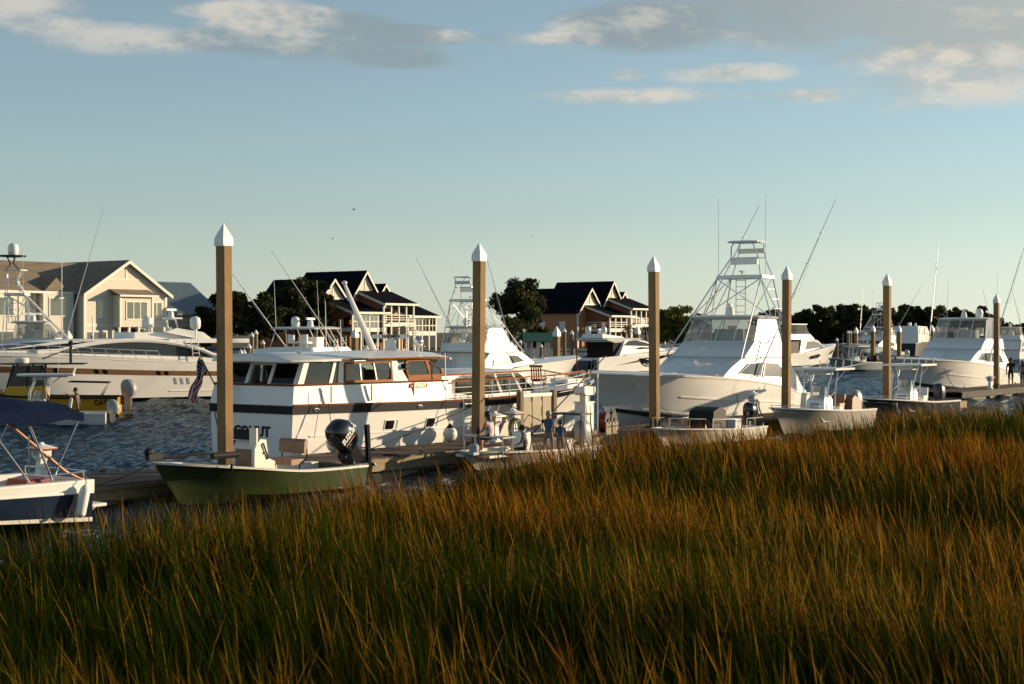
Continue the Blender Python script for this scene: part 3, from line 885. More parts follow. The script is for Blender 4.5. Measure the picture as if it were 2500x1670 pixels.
    fb = Cabin([(2.9, 2.9, 2.5, 6.7, 1.98, 1.9, .42), (3.52, 3.54, 2.6, 5.75, 1.93, 1.86, .4)])
    fb.mesh().build('flybridge', white, o, 50)
    if front_win:
        windows(o, [(ch.front(0, k), rect(.04, .96, .35, .95)) for k in range(4)] + [(ch.front(1, k), rect(.02, .98, .05, .8)) for k in range(4)], glassd)
    topz = 4.66 + .35 * (zs - 1)
    if top:
        en = Cabin([(3.55, 3.57, 2.9, 5.7, 1.9, 1.82, .36), (topz - .08, topz - .06, 3.2, 5.0, 1.74, 1.66, .28)])
        for k in range(7):
            MB().tube([en.P[0][k], en.P[1][k]], .024, 6).build('bridge_post', cap_m, o)
        for sd in (1, -1):
            MB().tube([en.side(0, sd)[0].lerp(en.side(0, sd)[1], .5), en.side(0, sd)[3].lerp(en.side(0, sd)[2], .45)], .02, 6).build('bridge_post', cap_m, o)
        if canvas:
            for sd in (1, -1): windows(o, [(en.side(0, sd), rect(.02, .5, .02, .98)), (en.side(0, sd), rect(.52, .98, .02, .98))], vinyl, 'clear_curtain', .006)
            for k in range(4): windows(o, [(en.front(0, k), rect(.02, .98, .02, .98))], vinyl, 'clear_curtain', .006)
            hem = MB()
            for k in range(6): hem.tube([en.P[0][k], en.P[0][k + 1]], .03, 5).tube([en.P[1][k], en.P[1][k + 1]], .035, 5)
            hem.build('curtain_hem', mesh_w, o)
        ht = Cabin([(topz - .05, topz - .03, 2.9, 5.1, 1.80, 1.74, .32), (topz + .03, topz + .05, 2.85, 5.15, 1.86, 1.8, .36), (topz + .11, topz + .13, 3.1, 4.9, 1.4, 1.35, .25)])
        ht.mesh().build('hardtop', white, o, 50)
        # helm console, seats and wheel under the top
        MB().box((4.6, .1, 3.8), (.6, 1.5, .7)).build('helm_console', white, o)
        for y in (-.5, .6):
            c = MB(); c.cyl((3.6, y, 3.3), (3.6, y, 3.75), .06, n=8).box((3.6, y, 3.82), (.5, .5, .12)).box((3.38, y, 4.08), (.1, .5, .45)); c.build('helm_seat', white, o)
        MB().tube([(4.15 + .05 * math.sin(i * .628), .1 + .2 * math.cos(i * .628), 4.05 + .2 * math.sin(i * .628)) for i in range(11)], .015, 5).build('steering_wheel', chrome, o)
    if domes:
        open_array(o, (4.2, -.2, topz + .12), 1.5, R(25))
        if domes > 1: radome(o, (3.9, .75, topz + .12), .26, .62)
    lad = MB()
    for y in (1.55, 1.15): lad.tube([(2.6, y, 1.0), (2.9, y, 2.95)], .02, 5)
    for k in range(6): lad.tube([(2.62 + .05 * k, 1.15, 1.2 + .3 * k), (2.62 + .05 * k, 1.55, 1.2 + .3 * k)], .018, 5)
    lad.build('ladder', alum, o)
    if tower:
        tw = MB(); r = .034
        pf = {1: (3.75, 1.15, 6.5), -1: (3.75, -1.15, 6.5)}; pr = {1: (2.45, 1.1, 6.55), -1: (2.45, -1.1, 6.55)}
        tf = {1: (3.15, .72, 7.5), -1: (3.15, -.72, 7.5)}; tr = {1: (2.5, .72, 7.5), -1: (2.5, -.72, 7.5)}
        for s1 in (1, -1):
            base_f = (7.15, s1 * 1.95, 2.85); base_r = (2.2, s1 * 2.15, 1.45)
            mid_f = Vector(base_f).lerp(Vector(pf[s1]), .5); mid_r = Vector(base_r).lerp(Vector(pr[s1]), .55)
            tw.tube([base_f, mid_f, pf[s1], tf[s1], (3.35, s1 * .6, 8.0), (3.3, s1 * .5, 8.2)], r, 6)
            tw.tube([base_r, mid_r, pr[s1], tr[s1], (2.45, s1 * .62, 8.15)], r, 6)
            tw.tube([(4.0, s1 * 1.8, 4.7), pf[s1]], r * .8, 6).tube([(3.0, s1 * 1.8, 4.7), pr[s1]], r * .8, 6)
            tw.tube([mid_f, pr[s1]], r * .7, 5).tube([(3.1, s1 * 1.8, 4.7), pf[s1]], r * .7, 5)
            tw.tube([pf[s1], pr[s1]], r, 6).tube([tf[s1], tr[s1]], r * .8, 5)
        for a, b in ((pf[1], pf[-1]), (pr[1], pr[-1]), (tf[1], tf[-1]), (tr[1], tr[-1]), ((4.0, 1.8, 4.7), pf[-1]), ((4.0, -1.8, 4.7), pf[1])): tw.tube([a, b], r * .75, 5)
        for s1 in (.25, -.25): tw.tube([(2.62, s1 - .5, 4.7), (2.6, s1 - .5, 6.6)], r * .7, 5)
        for k in range(6): tw.tube([(2.62, -.75, 4.95 + .3 * k), (2.62, -.25, 4.95 + .3 * k)], r * .5, 5)
        for k in range(7): tw.tube([(2.3 + .02 * k, 2.05 - .14 * k, 3.3 + .45 * k), (2.75 + .05 * k, 1.95 - .13 * k, 3.3 + .45 * k)], r * .5, 5)
        tw.build('tower_frame', alum, o)
        MB().loft([[(x, y, z) for x, y in ((2.35, -1.15), (3.7, -1.2), (3.95, -.6), (4.02, 0), (3.95, .6), (3.7, 1.2), (2.35, 1.15))] for z in (6.5, 6.62, 6.66)]).build('tower_platform', white, o)
        MB().loft([[(x, y, z) for x, y in ((3.05, -.7), (3.25, -.7), (3.3, 0), (3.25, .7), (3.05, .7))] for z in (7.18, 7.5)]).build('tower_console', white, o)
        MB().loft([[(2.42, y, 7.72), (2.52, y, 7.72), (2.52, y, 7.95), (2.42, y, 7.95)] for y in (-.7, 0, .7)]).build('tower_backrest', mesh_w, o)
        MB().loft([[(x, y, z) for x, y in ((2.3, -.72), (3.4, -.78), (3.75, -.4), (3.82, 0), (3.75, .4), (3.4, .78), (2.3, .72))] for z in (8.2, 8.27)]).build('sun_top', mesh_w, o)
        MB().lathe((3.4, 0, 6.66), [(.05, 0), (.05, .12), (.16, .16), (.16, .22)], 8).build('spotlight', cap_m, o)
        whip(o, (2.5, .75, 6.6), (2.5, .75, 10.45)); whip(o, (3.6, -1.15, 6.5), (3.6, -1.15, 10.3))
    else:
        whip(o, (3.2, 1.7, topz), (3.0, 1.7, topz + 3.3)); whip(o, (3.4, -1.7, topz), (3.2, -1.7, topz + 2.9))
    if outr:
        tp = tips or {1: (-1.0, 2.7, 10.4), -1: (-1.0, -1.4, 10.3)}
        for s1 in (1, -1):
            a = Vector((6.0, s1 * 2.12, 2.0)); b = Vector(tp[s1])
            g = MB().tube([a, a.lerp(b, .45), b], [.042, .034, .014], 6).build('outrigger', alum, o)
            for f in (.45, .62, .8):
                st = MB(); c = a.lerp(b, f); st.tube([c + Vector((.0, -.28 * (1.2 - f), .02)), c, c + Vector((.0, .28 * (1.2 - f), .02))], .009, 4).build('spreader', alum, g)
            MB().tube([a.lerp(b, .45) + Vector((0, .2, 0)), a.lerp(b, .8)], .006, 4).build('stay', alum, g)
            st = MB(); st.tube([a + Vector((-.9, -s1 * .15, 1.4)), a.lerp(b, .22)], .022, 5)
            st.build('stay', alum, g)
    return o, H
stern_hero = dk(0, 0) * 0 + Vector((12.8, 75.6, 0))
HEAD_IN = DA + math.pi
SF1, SF1H = sportfish('big white sportfishing boat with tall tuna tower at the dock', stern_hero, HEAD_IN, tower=True, domes=1)
sb = Vector((23.8 + 16.5 * DX, 96.6 + 16.5 * DY, 0))
SF2, SF2H = sportfish('white sportfishing boat with clear enclosed bridge behind the rightmost piling', sb, HEAD_IN, domes=2, zs=1.6, winm=glassd, tips={1: (1.0, 3.2, 10.9), -1: (1.0, -3.2, 10.6)})
tp3 = {1: (0.4, 2.6, 9.6), -1: (1.4, -3.0, 9.4)}
SF3, _ = sportfish('white sportfishing boat with dark wraparound window behind the yacht bow', (-4.63, 101.3, 0), DA, tower=True, domes=2, tips=tp3, L=17.0, sc=.93, canvas=True, winm=glassg)
q = Vector((-13.4, 82.0, 0))
SF4, _ = sportfish('white flybridge boat with curtains and outriggers behind the yacht aft roof', q, DA, L=13.5, sc=.9, canvas=False, domes=2, tips={1: (-.5, 3.0, 9.3), -1: (-.5, -1.6, 9.2)}, winm=glassd)
SF5, _ = sportfish('white tower sportfishing boat behind the striped motor yacht at far left', (-37.0, 106.0, 0), R(14), tower=True, domes=2, L=17, tips={1: (6.0, 3.0, 12.4), -1: (9.0, -3.5, 12.6)}, name='sportfishing_boat', winm=glassd)
SF6, _ = sportfish('grey white sportfishing boat with black windscreen in the far marina', (55.4, 228.3, 0), HEAD_IN, tower=True, front_win=True, hullm=mat('pale_grey_gelcoat', (.42, .45, .46), .3, var=.04), domes=0, sc=1.0, tips={1: (-2.0, 4.2, 11.0), -1: (0, -4.2, 10.4)})
SF7, _ = sportfish('small white sportfishing boat at far right beyond the walking couple', (71.0, 225.0, 0), R(62), domes=1, sc=1.0, front_win=True)

tp5 = MB()
for y in (-.55, .55):
    tp5 = MB(); tp5.tube([(3.3, y, 8.25), (2.9, y * .8, 8.7), (3.0, y * .6, 9.15)], .035, 6).tube([(2.4, y, 8.2), (2.7, y * .8, 8.7), (2.5, y * .6, 9.15)], .035, 6); tp5.build('top_strut', darkgrey, SF5)
MB().lathe((2.8, 0, 9.12), [(.3, 0), (.95, .05), (.98, .12), (.9, .15)], 16).build('top_plate', darkgrey, SF5)
radome(SF5, (2.9, -.1, 9.26), .36, .85)
whip(SF5, (2.0, .3, 9.2), (2.0, .3, 10.6)); whip(SF5, (3.6, -.6, 9.2), (3.6, -.6, 12.0))
# ------------------------------------------------------------------ the big classic motor yacht
YL = 18.2
yst = dk(4.75, -4.0)
Y0 = thing('motor_yacht', 'classic white motor yacht with dark rail stripe and varnished window frames', 'yacht', (yst.x, yst.y, 0), DA)
YH = Hull(YL, YL - 1.5, K((0, 1.74), (.2, 1.97), (.5, 2.1), (.68, 1.95), (.82, 1.5), (.92, .88), (.97, .46), (1, .10)),
          K((0, 1.86), (.4, 1.77), (.7, 1.84), (1, 2.06)),
          K((0, 1.64), (.4, 1.86), (.65, 1.5), (.85, .72), (.95, .25), (1, .03)),
          K((0, .05), (.6, .1), (1, .7)), K((0, -.5), (.8, -.6), (1, .1)), .9, ns=30)
YH.shell().build('hull', white, Y0)
YH.deck(.36, 1.0, up=.02, crown=.04).build('foredeck', cream, Y0)
YH.strip(.855, .99, 0, 1.0, .03, n=40).build('sheer_stripe', navystripe, Y0)
MB().loft([[(-.03, y, z) for y in (-1.76, 1.76)] + [(.02, y, z) for y in (1.76, -1.76)] for z in (1.60, 1.845)]).build('transom_stripe', navystripe, Y0)
YH.strip(.99, 1.02, 0, 1.0, .045, n=40).build('cap_rail', teakdark, Y0)
YH.strip(.475, .50, .04, .8, .03, n=30).build('spray_rail', white, Y0)
# raised aft sides
ca = Cabin([(1.86, 1.80, -.02, 6.6, 1.75, 2.04, .02), (2.43, 2.41, .10, 6.9, 1.68, 1.94, .02)])
ca.mesh().build('aft_house_side', white, Y0)
for sd in (1, -1):
    q = ca.side(0, sd)
    MB().tube([q[3] + Vector((0, 0, .02)), q[2] + Vector((0, 0, .02))], .035, 6).build('wood_capping', teakdark, Y0)
MB().tube([ca.P[1][6] + Vector((-.02, 0, .02)), ca.P[1][0] + Vector((-.02, 0, .02))], .035, 6).build('wood_capping', teakdark, Y0)
for x in (1.4, 3.2, 5.2):
    for sd in (-1,): MB().bx(x, x + .035, sd * 1.93 - .03, sd * 1.93 + .03, 1.9, 2.4).build('seam', cream, Y0)
# saloon: posts, glass, solid panels
sa = Cabin([(2.43, 2.42, .28, 7.35, 1.60, 1.72, .25), (3.11, 3.13, .58, 6.7, 1.585, 1.695, .18)])
s_st = sa.side(0, -1); s_pt = sa.side(0, 1)
def sidepanel(uv, m, name, t=.03):
    for q in (s_st, s_pt):
        MB().slab(q, uv, t).build(name, m, Y0)
sidepanel(rect(.245, .275, 0, 1), white, 'window_post')
sidepanel(rect(.275, .62, .0, .13), white, 'side_panel')
sidepanel(rect(.275, .62, .90, 1), white, 'side_panel')
sidepanel([(.60, 0), (.70, 0), (.665, 1), (.60, 1)], white, 'side_panel')
sidepanel([(.70, 0), (1, 0), (1, .05), (.70, .05)], white, 'side_panel')
for q in (s_st, s_pt):
    uvw = [(.29, .15), (.585, .15), (.615, .88), (.29, .88)]
    wn = MB().slab(q, uvw, .010).build('window', glassc, Y0)
    MB().frame(q, uvw, .045, .07).build('frame', teak, wn)
    for u in (.39, .49): MB().slab(q, rect(u, u + .006, .15, .88), .02).build('mullion', chrome, wn)
    uvp = [(.715, .30), (.955, .30), (.97, .55), (.90, .93), (.76, .93), (.73, .8)]
    wn = MB().slab(q, uvp, .010).build('window', glassc, Y0)
    MB().frame(q, uvp, .035, .05).build('frame', teak, wn)
    MB().slab(q, [(.865, .3), (.885, .3), (.905, .93), (.885, .93)], .03).build('mullion', teak, wn)
    MB().slab(q, [(.70, .04), (.93, .04), (.95, .26), (.71, .26)], .04).build('varnished_panel', teak, Y0)
# aft veranda corner windows
for q in (s_st, s_pt):
    wn = MB().slab(q, [(.03, .03), (.235, .03), (.235, .97), (.02, .97)], .008).build('window', glassc, Y0)
    MB().slab(q, [(.0, 0), (.035, 0), (.035, 1), (.0, 1)], .04).build('window_post', white, Y0)
    MB().slab(q, [(.185, 0), (.205, 0), (.225, 1), (.205, 1)], .035).build('window_post', white, Y0)
bq = sa.back(0)
for a, b in ((.0, .035), (.33, .37), (.63, .67), (.965, 1.0)):
    MB().slab(bq, rect(a, b, 0, 1), .04).build('window_post', white, Y0)
for a, b in ((.035, .33), (.67, .965)):
    wn = MB().slab(bq, rect(a, b, .05, .95), .008).build('window', glassc, Y0)
    MB().slab(bq, rect(a, b, 0, .05), .035).build('frame', white, wn)
    MB().slab(bq, rect(a, b, .93, 1), .035).build('frame', white, wn)
MB().slab(bq, rect(.37, .63, .86, 1), .03).build('door_header', white, Y0)
MB().bx(2.2, 2.26, -1.55, 1.55, 2.43, 3.1).build('inner_bulkhead', teakdark, Y0)
MB().bx(2.16, 2.2, -1.35, -.55, 2.45, 3.05).build('inner_door', cream, Y0)
MB().bx(.2, 2.1, -1.55, 1.55, 2.40, 2.435).build('veranda_sole', teakdark, Y0)
MB().bx(6.1, 6.8, -1.4, 1.4, 2.42, 2.75).build('helm', teakdark, Y0)
ro = MB(); rings = []
for i, (x, hw, z) in enumerate(((-.12, 1.55, 3.12), (.0, 1.66, 3.12), (1.2, 1.82, 3.13), (3.5, 1.90, 3.15), (6.0, 1.90, 3.16), (7.2, 1.78, 3.13), (7.65, 1.5, 3.09))):
    cr = .20 if 0 < i < 6 else .1
    rings.append([(x, -hw, z), (x, -hw, z + .06), (x, -hw * .6, z + .06 + cr * .7), (x, 0, z + .06 + cr), (x, hw * .6, z + .06 + cr * .7), (x, hw, z + .06), (x, hw, z), (x, 0, z + .02)])
roof = ro.loft(rings).build('roof', white, Y0, 45)
tr = MB()
for sd in (1, -1): tr.tube([(x, sd * (hw + .005), z + .03) for x, hw, z in ((2.0, 1.85, 3.14), (3.5, 1.90, 3.15), (6, 1.9, 3.16), (7.2, 1.78, 3.13))], .03, 5)
tr.build('roof_trim', teak, roof)
# forward trunk cabin
tk = Cabin([(1.82, 1.86, 6.5, 12.6, 1.72, 1.40, .7), (2.60, 2.62, 6.6, 11.8, 1.715, 1.42, .55), (2.72, 2.72, 6.8, 11.4, 1.3, 1.0, .4)])
tk.mesh().build('trunk_cabin', white, Y0, 45)
q = tk.side(0, -1); q2 = tk.side(0, 1)
for qq in (q, q2):
    for uv in ([(.17, .22), (.32, .08), (.42, .08), (.42, .95), (.26, .95), (.17, .75)], [(.44, .08), (.63, .08), (.63, .95), (.44, .95)], [(.65, .08), (.84, .08), (.84, .95), (.65, .95)], [(.86, .08), (.99, .08), (.95, .8), (.92, .95), (.86, .95)]):
        wn = MB().slab(qq, uv, .012).build('window', glassd, Y0)
        MB().frame(qq, uv, .022, .03).build('frame', white, wn)
tm = MB()
for sd in (1, -1): tm.tube([(6.9, sd * 1.72, 2.6), (9.5, sd * 1.57, 2.61), (11.7, sd * 1.44, 2.62)], .03, 5)
tm.build('trunk_trim', teak, Y0)
# side gate, rails
st = MB()
for sd in (1, -1):
    for i in range(11):
        f = .40 + .56 * i / 10
        a = YH.pt(f, 1, sd, -.1); st.tube([a, a + Vector((0, 0, .62 - .1 * (i / 10) ** 2))], .02, 6)
    for h in (.22, .42):
        st.tube([YH.pt(.40 + .57 * i / 16, 1, sd, -.1) + Vector((0, 0, h)) for i in range(17)], .011, 5)
    a = YH.pt(.375, 1, sd, -.08); st.tube([a, a + Vector((-.05, 0, 1.55))], .018, 5)
st.build('stanchions', cap_m, Y0)
hr = MB()
for sd in (1, -1):
    hr.tube([YH.pt(.395 + .59 * i / 20, 1, sd, -.1) + Vector((0, 0, .64 - .1 * (i / 20) ** 2 - (.35 * max(0, i - 17) / 3))) for i in range(21)], .028, 6)
hr.build('hand_rail', teak, Y0)
# bow fittings
MB().box((16.6, 0, 2.15), (1.1, .8, .16)).build('deck_box', white, Y0)
MB().tube([(17.3, 0, 2.1), (17.25, 0, 3.0), (17.2, 0, 3.65)], .028, 6).build('jack_staff', teakdark, Y0)
bwk = MB()
for sd in (1, -1): bwk.tube([YH.pt(.93 + .07 * i / 8, 1, sd, 0) + Vector((0, 0, .05)) for i in range(9)], .07, 7)
bwk.build('bow_coaming', greyp, Y0)
# hull side windows
for qx in (.115, .235, .345):
    for sd in (-1, 1):
        a0, a1 = qx - .018, qx + .018
        p4 = tuple(YH.pt(u_, v_, sd, 0) for u_, v_ in ((a0, .52), (a1, .52), (a1, .70), (a0, .70)))
        wn = MB().slab(p4, rrect(.08, .70, .08, .92, .1, .1), .014).build('window', glassd, Y0)
        MB().frame(p4, rect(.06, .94, .06, .94), .02, .025).build('frame', white, wn)
for qx in (.545, .70):
    p4 = tuple(YH.pt(u_, v_, -1, 0) for u_, v_ in ((qx - .01, .52), (qx + .01, .52), (qx + .01, .66), (qx - .01, .66)))
    MB().slab(p4, [(.5 + .5 * math.cos(k * .628), .5 + .5 * math.sin(k * .628)) for k in range(10)], .02).build('porthole', chrome, Y0)
for qx in (.05, .30):
    c = YH.pt(qx, .92, -1, .035)
    MB().tube([c + Vector((.10 * math.cos(k * .5236), 0, .05 * math.sin(k * .5236))) for k in range(13)], .017, 5).build('hawse', chrome, Y0)
# roof gear
mast = MB().tube([(5.5, 0, 3.36), (4.6, 0, 4.7), (4.1, 0, 5.5)], [.11, .085, .05], 8).build('mast', white, Y0)
MB().ell((4.08, 0, 5.57), (.09, .09, .07)).build('mast_light', white, mast)
MB().tube([(5.2, 0, 3.4), (5.5, .35, 3.36)], .05, 6).tube([(5.2, 0, 3.4), (5.5, -.35, 3.36)], .05, 6).build('mast_foot', white, mast)
open_array(Y0, (6.2, -.1, 3.38), 1.25, R(-47), 'GARMIN')
sp = MB().ell((6.85, -.75, 3.68), (.17, .17, .19), 12, 8).build('searchlight', chrome, Y0)
MB().cyl((6.85, -.75, 3.25), (6.85, -.75, 3.5), .05, n=8).build('stem', chrome, sp)
MB().cyl((5.0, -1.66, 2.92), (5.0, -1.84, 2.92), .09, n=8).bx(4.87, 5.13, -1.76, -1.68, 2.84, 3.0).build('side_light', black, Y0)
for x, y in ((1.1, -.9), (6.0, .8), (3.2, .6)): MB().lathe((x, y, 3.28), [(.05, 0), (.05, .1), (.09, .13), (.09, .2), (.03, .23)], 8).build('roof_vent', white, Y0)
whip(Y0, (3.4, -.5, 3.3), (3.35, -.5, 4.4)); whip(Y0, (4.2, .9, 3.3), (4.15, .9, 5.0))
# lettering
nx = basis((0, -1, 0), (0, 0, 1))
text_mesh('name_lettering', 'COCONUT', .42, navystripe, Y0, (-.015, .28, 1.05), nx, .014, .01, sx=1.0)
text_mesh('port_lettering', 'STUART, FL', .21, navystripe, Y0, (-.015, .28, .68), nx, .003, .01, sx=1.15)
nb = MB().slab(ca.side(0, -1), rect(.735, .855, .70, .93), .03).build('name_board', teak, Y0)
q = ca.side(0, -1); cc = (q[0] * .18 + q[1] * .82 * 0 + q[3] * 0)
f = lambda u, v: q[0] * (1 - u) * (1 - v) + q[1] * u * (1 - v) + q[2] * u * v + q[3] * (1 - u) * v
text_mesh('lettering', 'COCONUT', .125, gold, nb, f(.795, .815) + Vector((0, -.035, 0)), basis(q[1] - q[0], q[3] - q[0]), .006, .004)
wk = Vector((yst.x, yst.y, 0))
def yw(p): return Y0.matrix_basis @ Vector(p)
bpy.context.view_layer.update()
YM = Matrix.Translation((yst.x, yst.y, 0)) @ Matrix.Rotation(DA, 4, 'Z')
def yw(x, y, z): return YM @ Vector((x, y, z))
# flag on the stern staff
def flag():
    o = thing('flag', 'red and white striped flag with blue canton drooping at the yacht stern', 'flag', yw(-.35, 1.55, 0), DA)
    MB().tube([(.35, 0, 2.40), (-.25, .0, 3.30)], .02, 6).build('staff', teak, o)
    nu, nv = 26, 13
    mb = MB(); vs = []
    for i in range(nu + 1):
        for j in range(nv + 1):
            u = i / nu; v = j / nv      # u along the fly (hanging down), v across the hoist
            x = -.22 - .30 * (1 - v) * .0 + (.34 * (1 - v)) * (1 - .5 * u) - .05 - .42 * u
            z = 3.27 - .42 * (1 - v) * (1 - u * .6) - 1.25 * u
            y = .09 * math.sin(v * 9 + u * 5) * (.3 + u) + .05 * math.sin(u * 11)
            vs.append((x, y, z))
    fs = {0: [], 1: [], 2: []}
    for i in range(nu):
        for j in range(nv):
            a = i * (nv + 1) + j
            k = 2 if (i < nu * .4 and j >= nv - 7) else (0 if j % 2 == 0 else 1)
            fs[k].append((a, a + 1, a + nv + 2, a + nv + 1))
    for k in fs:
        mb.cur = k; mb.add(vs, fs[k])
    fr = mat('flag_red', (.36, .02, .025), .8, translucent=.4); fw_ = mat('flag_white', (.75, .73, .70), .8, translucent=.4); fbl = mat('flag_blue', (.014, .02, .07), .8, translucent=.3)
    c = mb.build('cloth', [fr, fw_, fbl], o, 80)
    s = MB()
    for i in range(1, 10, 2):
        for j in range(7, 13):
            p_ = Vector(vs[i * (nv + 1) + j]); s.box((p_.x, p_.y - .0, p_.z), (.022, .03, .03))
    s.build('stars', fw_, c)
flag()
# deck chair
def deck_chair():
    o = thing('deck_chair', 'slatted wooden deck chair on the yacht foredeck', 'chair', yw(14.2, -.35, 1.9), DA + R(20)); o.scale = (.8, .8, .74)
    for k in range(5): MB().box((-.33, -.22 + .11 * k, .78), (.025, .055, .78), ry=R(-14)).build('back_slat', teakdark, o)
    MB().box((-.42, 0, 1.15), (.04, .62, .1), ry=R(-14)).build('back_rail', teakdark, o)
    for k in range(5): MB().box((-.15 + .13 * k, 0, .40 + .02 * k), (.09, .54, .025), ry=R(-8)).build('seat_slat', teakdark, o)
    for s1 in (-1, 1):
        MB().box((.05, s1 * .29, .28), (.05, .035, .85), ry=R(48)).build('leg', teakdark, o)
        MB().box((.0, s1 * .25, .28), (.05, .035, .85), ry=R(-48)).build('leg', teakdark, o)
        MB().box((.02, s1 * .31, .62), (.62, .06, .03), ry=R(-4)).build('arm_rest', teakdark, o)
    for k in range(3): MB().box((.62 + .12 * k, 0, .36 - .01 * k), (.08, .44, .025)).build('foot_slat', teakdark, o)
deck_chair()
# fenders and ladder and lines
def buoy(x, ztop, zc, r, label):
    a = YH.pt(x / YL, 1, -1, .05); c = Vector((a.x, -2.1 - r, zc))
    o = thing('fender', label, 'fender', YM @ Vector((c.x, c.y, zc)), DA)
    MB().ell((0, 0, 0), (r, r, r * 1.05), 12, 8).build('ball', white, o)
    MB().lathe((0, 0, r * .7), [(r * .72, -r * .05), (r * .5, r * .25), (r * .2, r * .6), (r * .08, r * .75)], 10).build('top', black, o)
    MB().tube([(0, 0, r * 1.2), (.0, r * .6, (ztop - zc) * .6), (0, r * .95, ztop - zc)], .012, 5).build('rope', ropeb, o)
buoy(1.1, 1.9, .72, .24, 'round white fender with black top near the yacht transom corner')
buoy(6.6, 1.8, .72, .24, 'round white fender with black top left of the boarding ladder')
buoy(8.6, 1.8, .62, .2, 'round fender with black top right of the boarding ladder')
o = thing('boarding_ladder', 'white tubular boarding ladder hung on the yacht side', 'ladder', yw(7.7, -2.16, .52), DA)
for x in (-.22, .22): MB().tube([(x, .0, 0), (x, .02, 1.15), (x, .06, 1.3), (x, .16, 1.36), (x, .24, 1.3)], .022, 6).build('rail', cap_m, o)
for k in range(5): MB().bx(-.22, .22, -.05, .05, .12 + .25 * k, .145 + .25 * k).build('step', cap_m, o)
def rope(label, pts, sag, r, m=None):
    mb = MB()
    for a, b in zip(pts[:-1], pts[1:]): line(mb, a, b, sag, r)
    return tag(mb.build('mooring_line', m or ropeb), label, 'rope')
rope('dark mooring line from the yacht side to a dock cleat left of the ladder', [dk(6.9, -1.1, .55), yw(8.6, -2.12, 1.72)], .05, .018)
rope('dark mooring line from the yacht forward side down to the pedestals', [yw(9.6, -2.12, 1.66), dk(15.6, .1, .55)], .03, .016)
rope('dark line hanging from the yacht transom into the water', [yw(-.06, 1.5, 1.6), yw(-.2, .9, .1)], .0, .016)

def rope_coil(label, q, r):
    mb = MB()
    for k in range(5): mb.tube([(q.x + (r - .022 * k) * math.cos(i * .45 + k), q.y + (r - .022 * k) * math.sin(i * .45 + k), .515 + .014 * (k % 2)) for i in range(15)], .014, 5)
    tag(mb.build('rope_coil', ropeb), label, 'rope')
rope_coil('dark rope coil on the dock left of the boarding ladder', dk(6.8, -1.05), .2)
rope_coil('dark rope coil at the dock edge behind the raised outboard', dk(5.6, .75), .22)
# ------------------------------------------------------------------ outboards, console boats, skiffs
def outboard(parent, loc, m, s=1.0, tilt=0, txt=None, txt_m=None, leg=True):
    M = Matrix.Translation(loc) @ Matrix.Rotation(tilt, 4, 'Y') @ Matrix.Scale(s, 4)
    def B(mb, name, mm, par):
        mb.v = [tuple(M @ Vector(p)) for p in mb.v]
        return mb.build(name, mm, par, 45)
    prof = [(-.62, .32, .0, .16), (-.66, .50, .02, .2), (-.64, .72, .05, .235), (-.50, .95, .1, .22), (-.3, 1.04, .15, .18)]
    rings = []
    for z, xa, xf, hw in ((.10, -.62, -.10, .17), (.22, -.70, -.06, .22), (.45, -.72, -.02, .245), (.66, -.66, -.02, .235), (.80, -.54, -.08, .19), (.86, -.42, -.18, .11)):
        xm = (xa + xf) / 2; hx = (xf - xa) / 2
        rings.append([(xm + hx * math.copysign(abs(math.cos(a)) ** .6, math.cos(a)), hw * math.copysign(abs(math.sin(a)) ** .7, math.sin(a)), z) for a in [6.2832 * i / 14 for i in range(14)]])
    ob = B(MB().loft(rings), 'outboard', m, parent)
    if leg:
        B(MB().loft([[(-.50, y, .12), (-.16, y, .12), (-.20, y, -.35), (-.46, y, -.35)] for y in (-.10, .10)]), 'midsection', m, ob)
        B(MB().loft([[(-.44, y, -.35), (-.24, y, -.35), (-.26, y, -.85), (-.40, y, -.95), (-.46, y, -.8)] for y in (-.035, .035)]).ell((-.36, 0, -.72), (.22, .065, .065), 8, 6).box((-.42, 0, -.50), (.36, .2, .02)), 'gearcase', m, ob)
        pr = MB()
        for k in range(3):
            a = 2.094 * k; pr.box((-.60, .09 * math.cos(a), -.72 + .09 * math.sin(a)), (.03, .12, .10), rx=a)
        pr.cyl((-.54, 0, -.72), (-.64, 0, -.72), .04, n=8)
        B(pr, 'propeller', chrome, ob)
        B(MB().bx(-.16, -.02, -.13, .13, -.28, .12), 'bracket', darkgrey, ob)
    if txt:
        for sg in (-1, 1):
            t_ = text_mesh('lettering', txt, .17, txt_m or cap_m, ob, (-.36, sg * .247, .47), basis((sg * -1, 0, 0), (0, 0, 1)), .004, .004)
            t_.data.transform(M)
            b_ = MB(); b_.box((-.36, sg * .247, .355), (.5, .008, .022)); B(b_, 'accent_stripe', redm, ob)
    return ob
def open_hull(o, L, B, zb, zst, hm, bottom=None, fl=1.2, lin=None, drop=.42, w=.17, notch=0):
    H = Hull(L, L * .87, K((0, B * .9), (.3, B), (.55, B * .97), (.75, B * .8), (.88, B * .52), (.96, B * .22), (1, .03)),
             K((0, zst), (.35, zst * 1.05), (.7, zst + (zb - zst) * .55), (1, zb)),
             K((0, B * .82), (.4, B * .86), (.7, B * .6), (.9, B * .2), (1, .02)), K((0, .06), (.6, .12), (1, zb * .45)), K((0, -.22), (.8, -.28), (1, .05)), fl)
    H.shell().build('hull', hm, o)
    H.liner(w, lambda q: drop * (1 if q < .70 else .45 if q < .72 else .35)).build('deck_liner', lin or white, o)
    H.strip(.93, 1.0, 0, 1, .025).build('rub_rail', white, o)
    if bottom: H.strip(.0, .08, 0, .95, .012).build('boot_stripe', bottom, o)
    return H
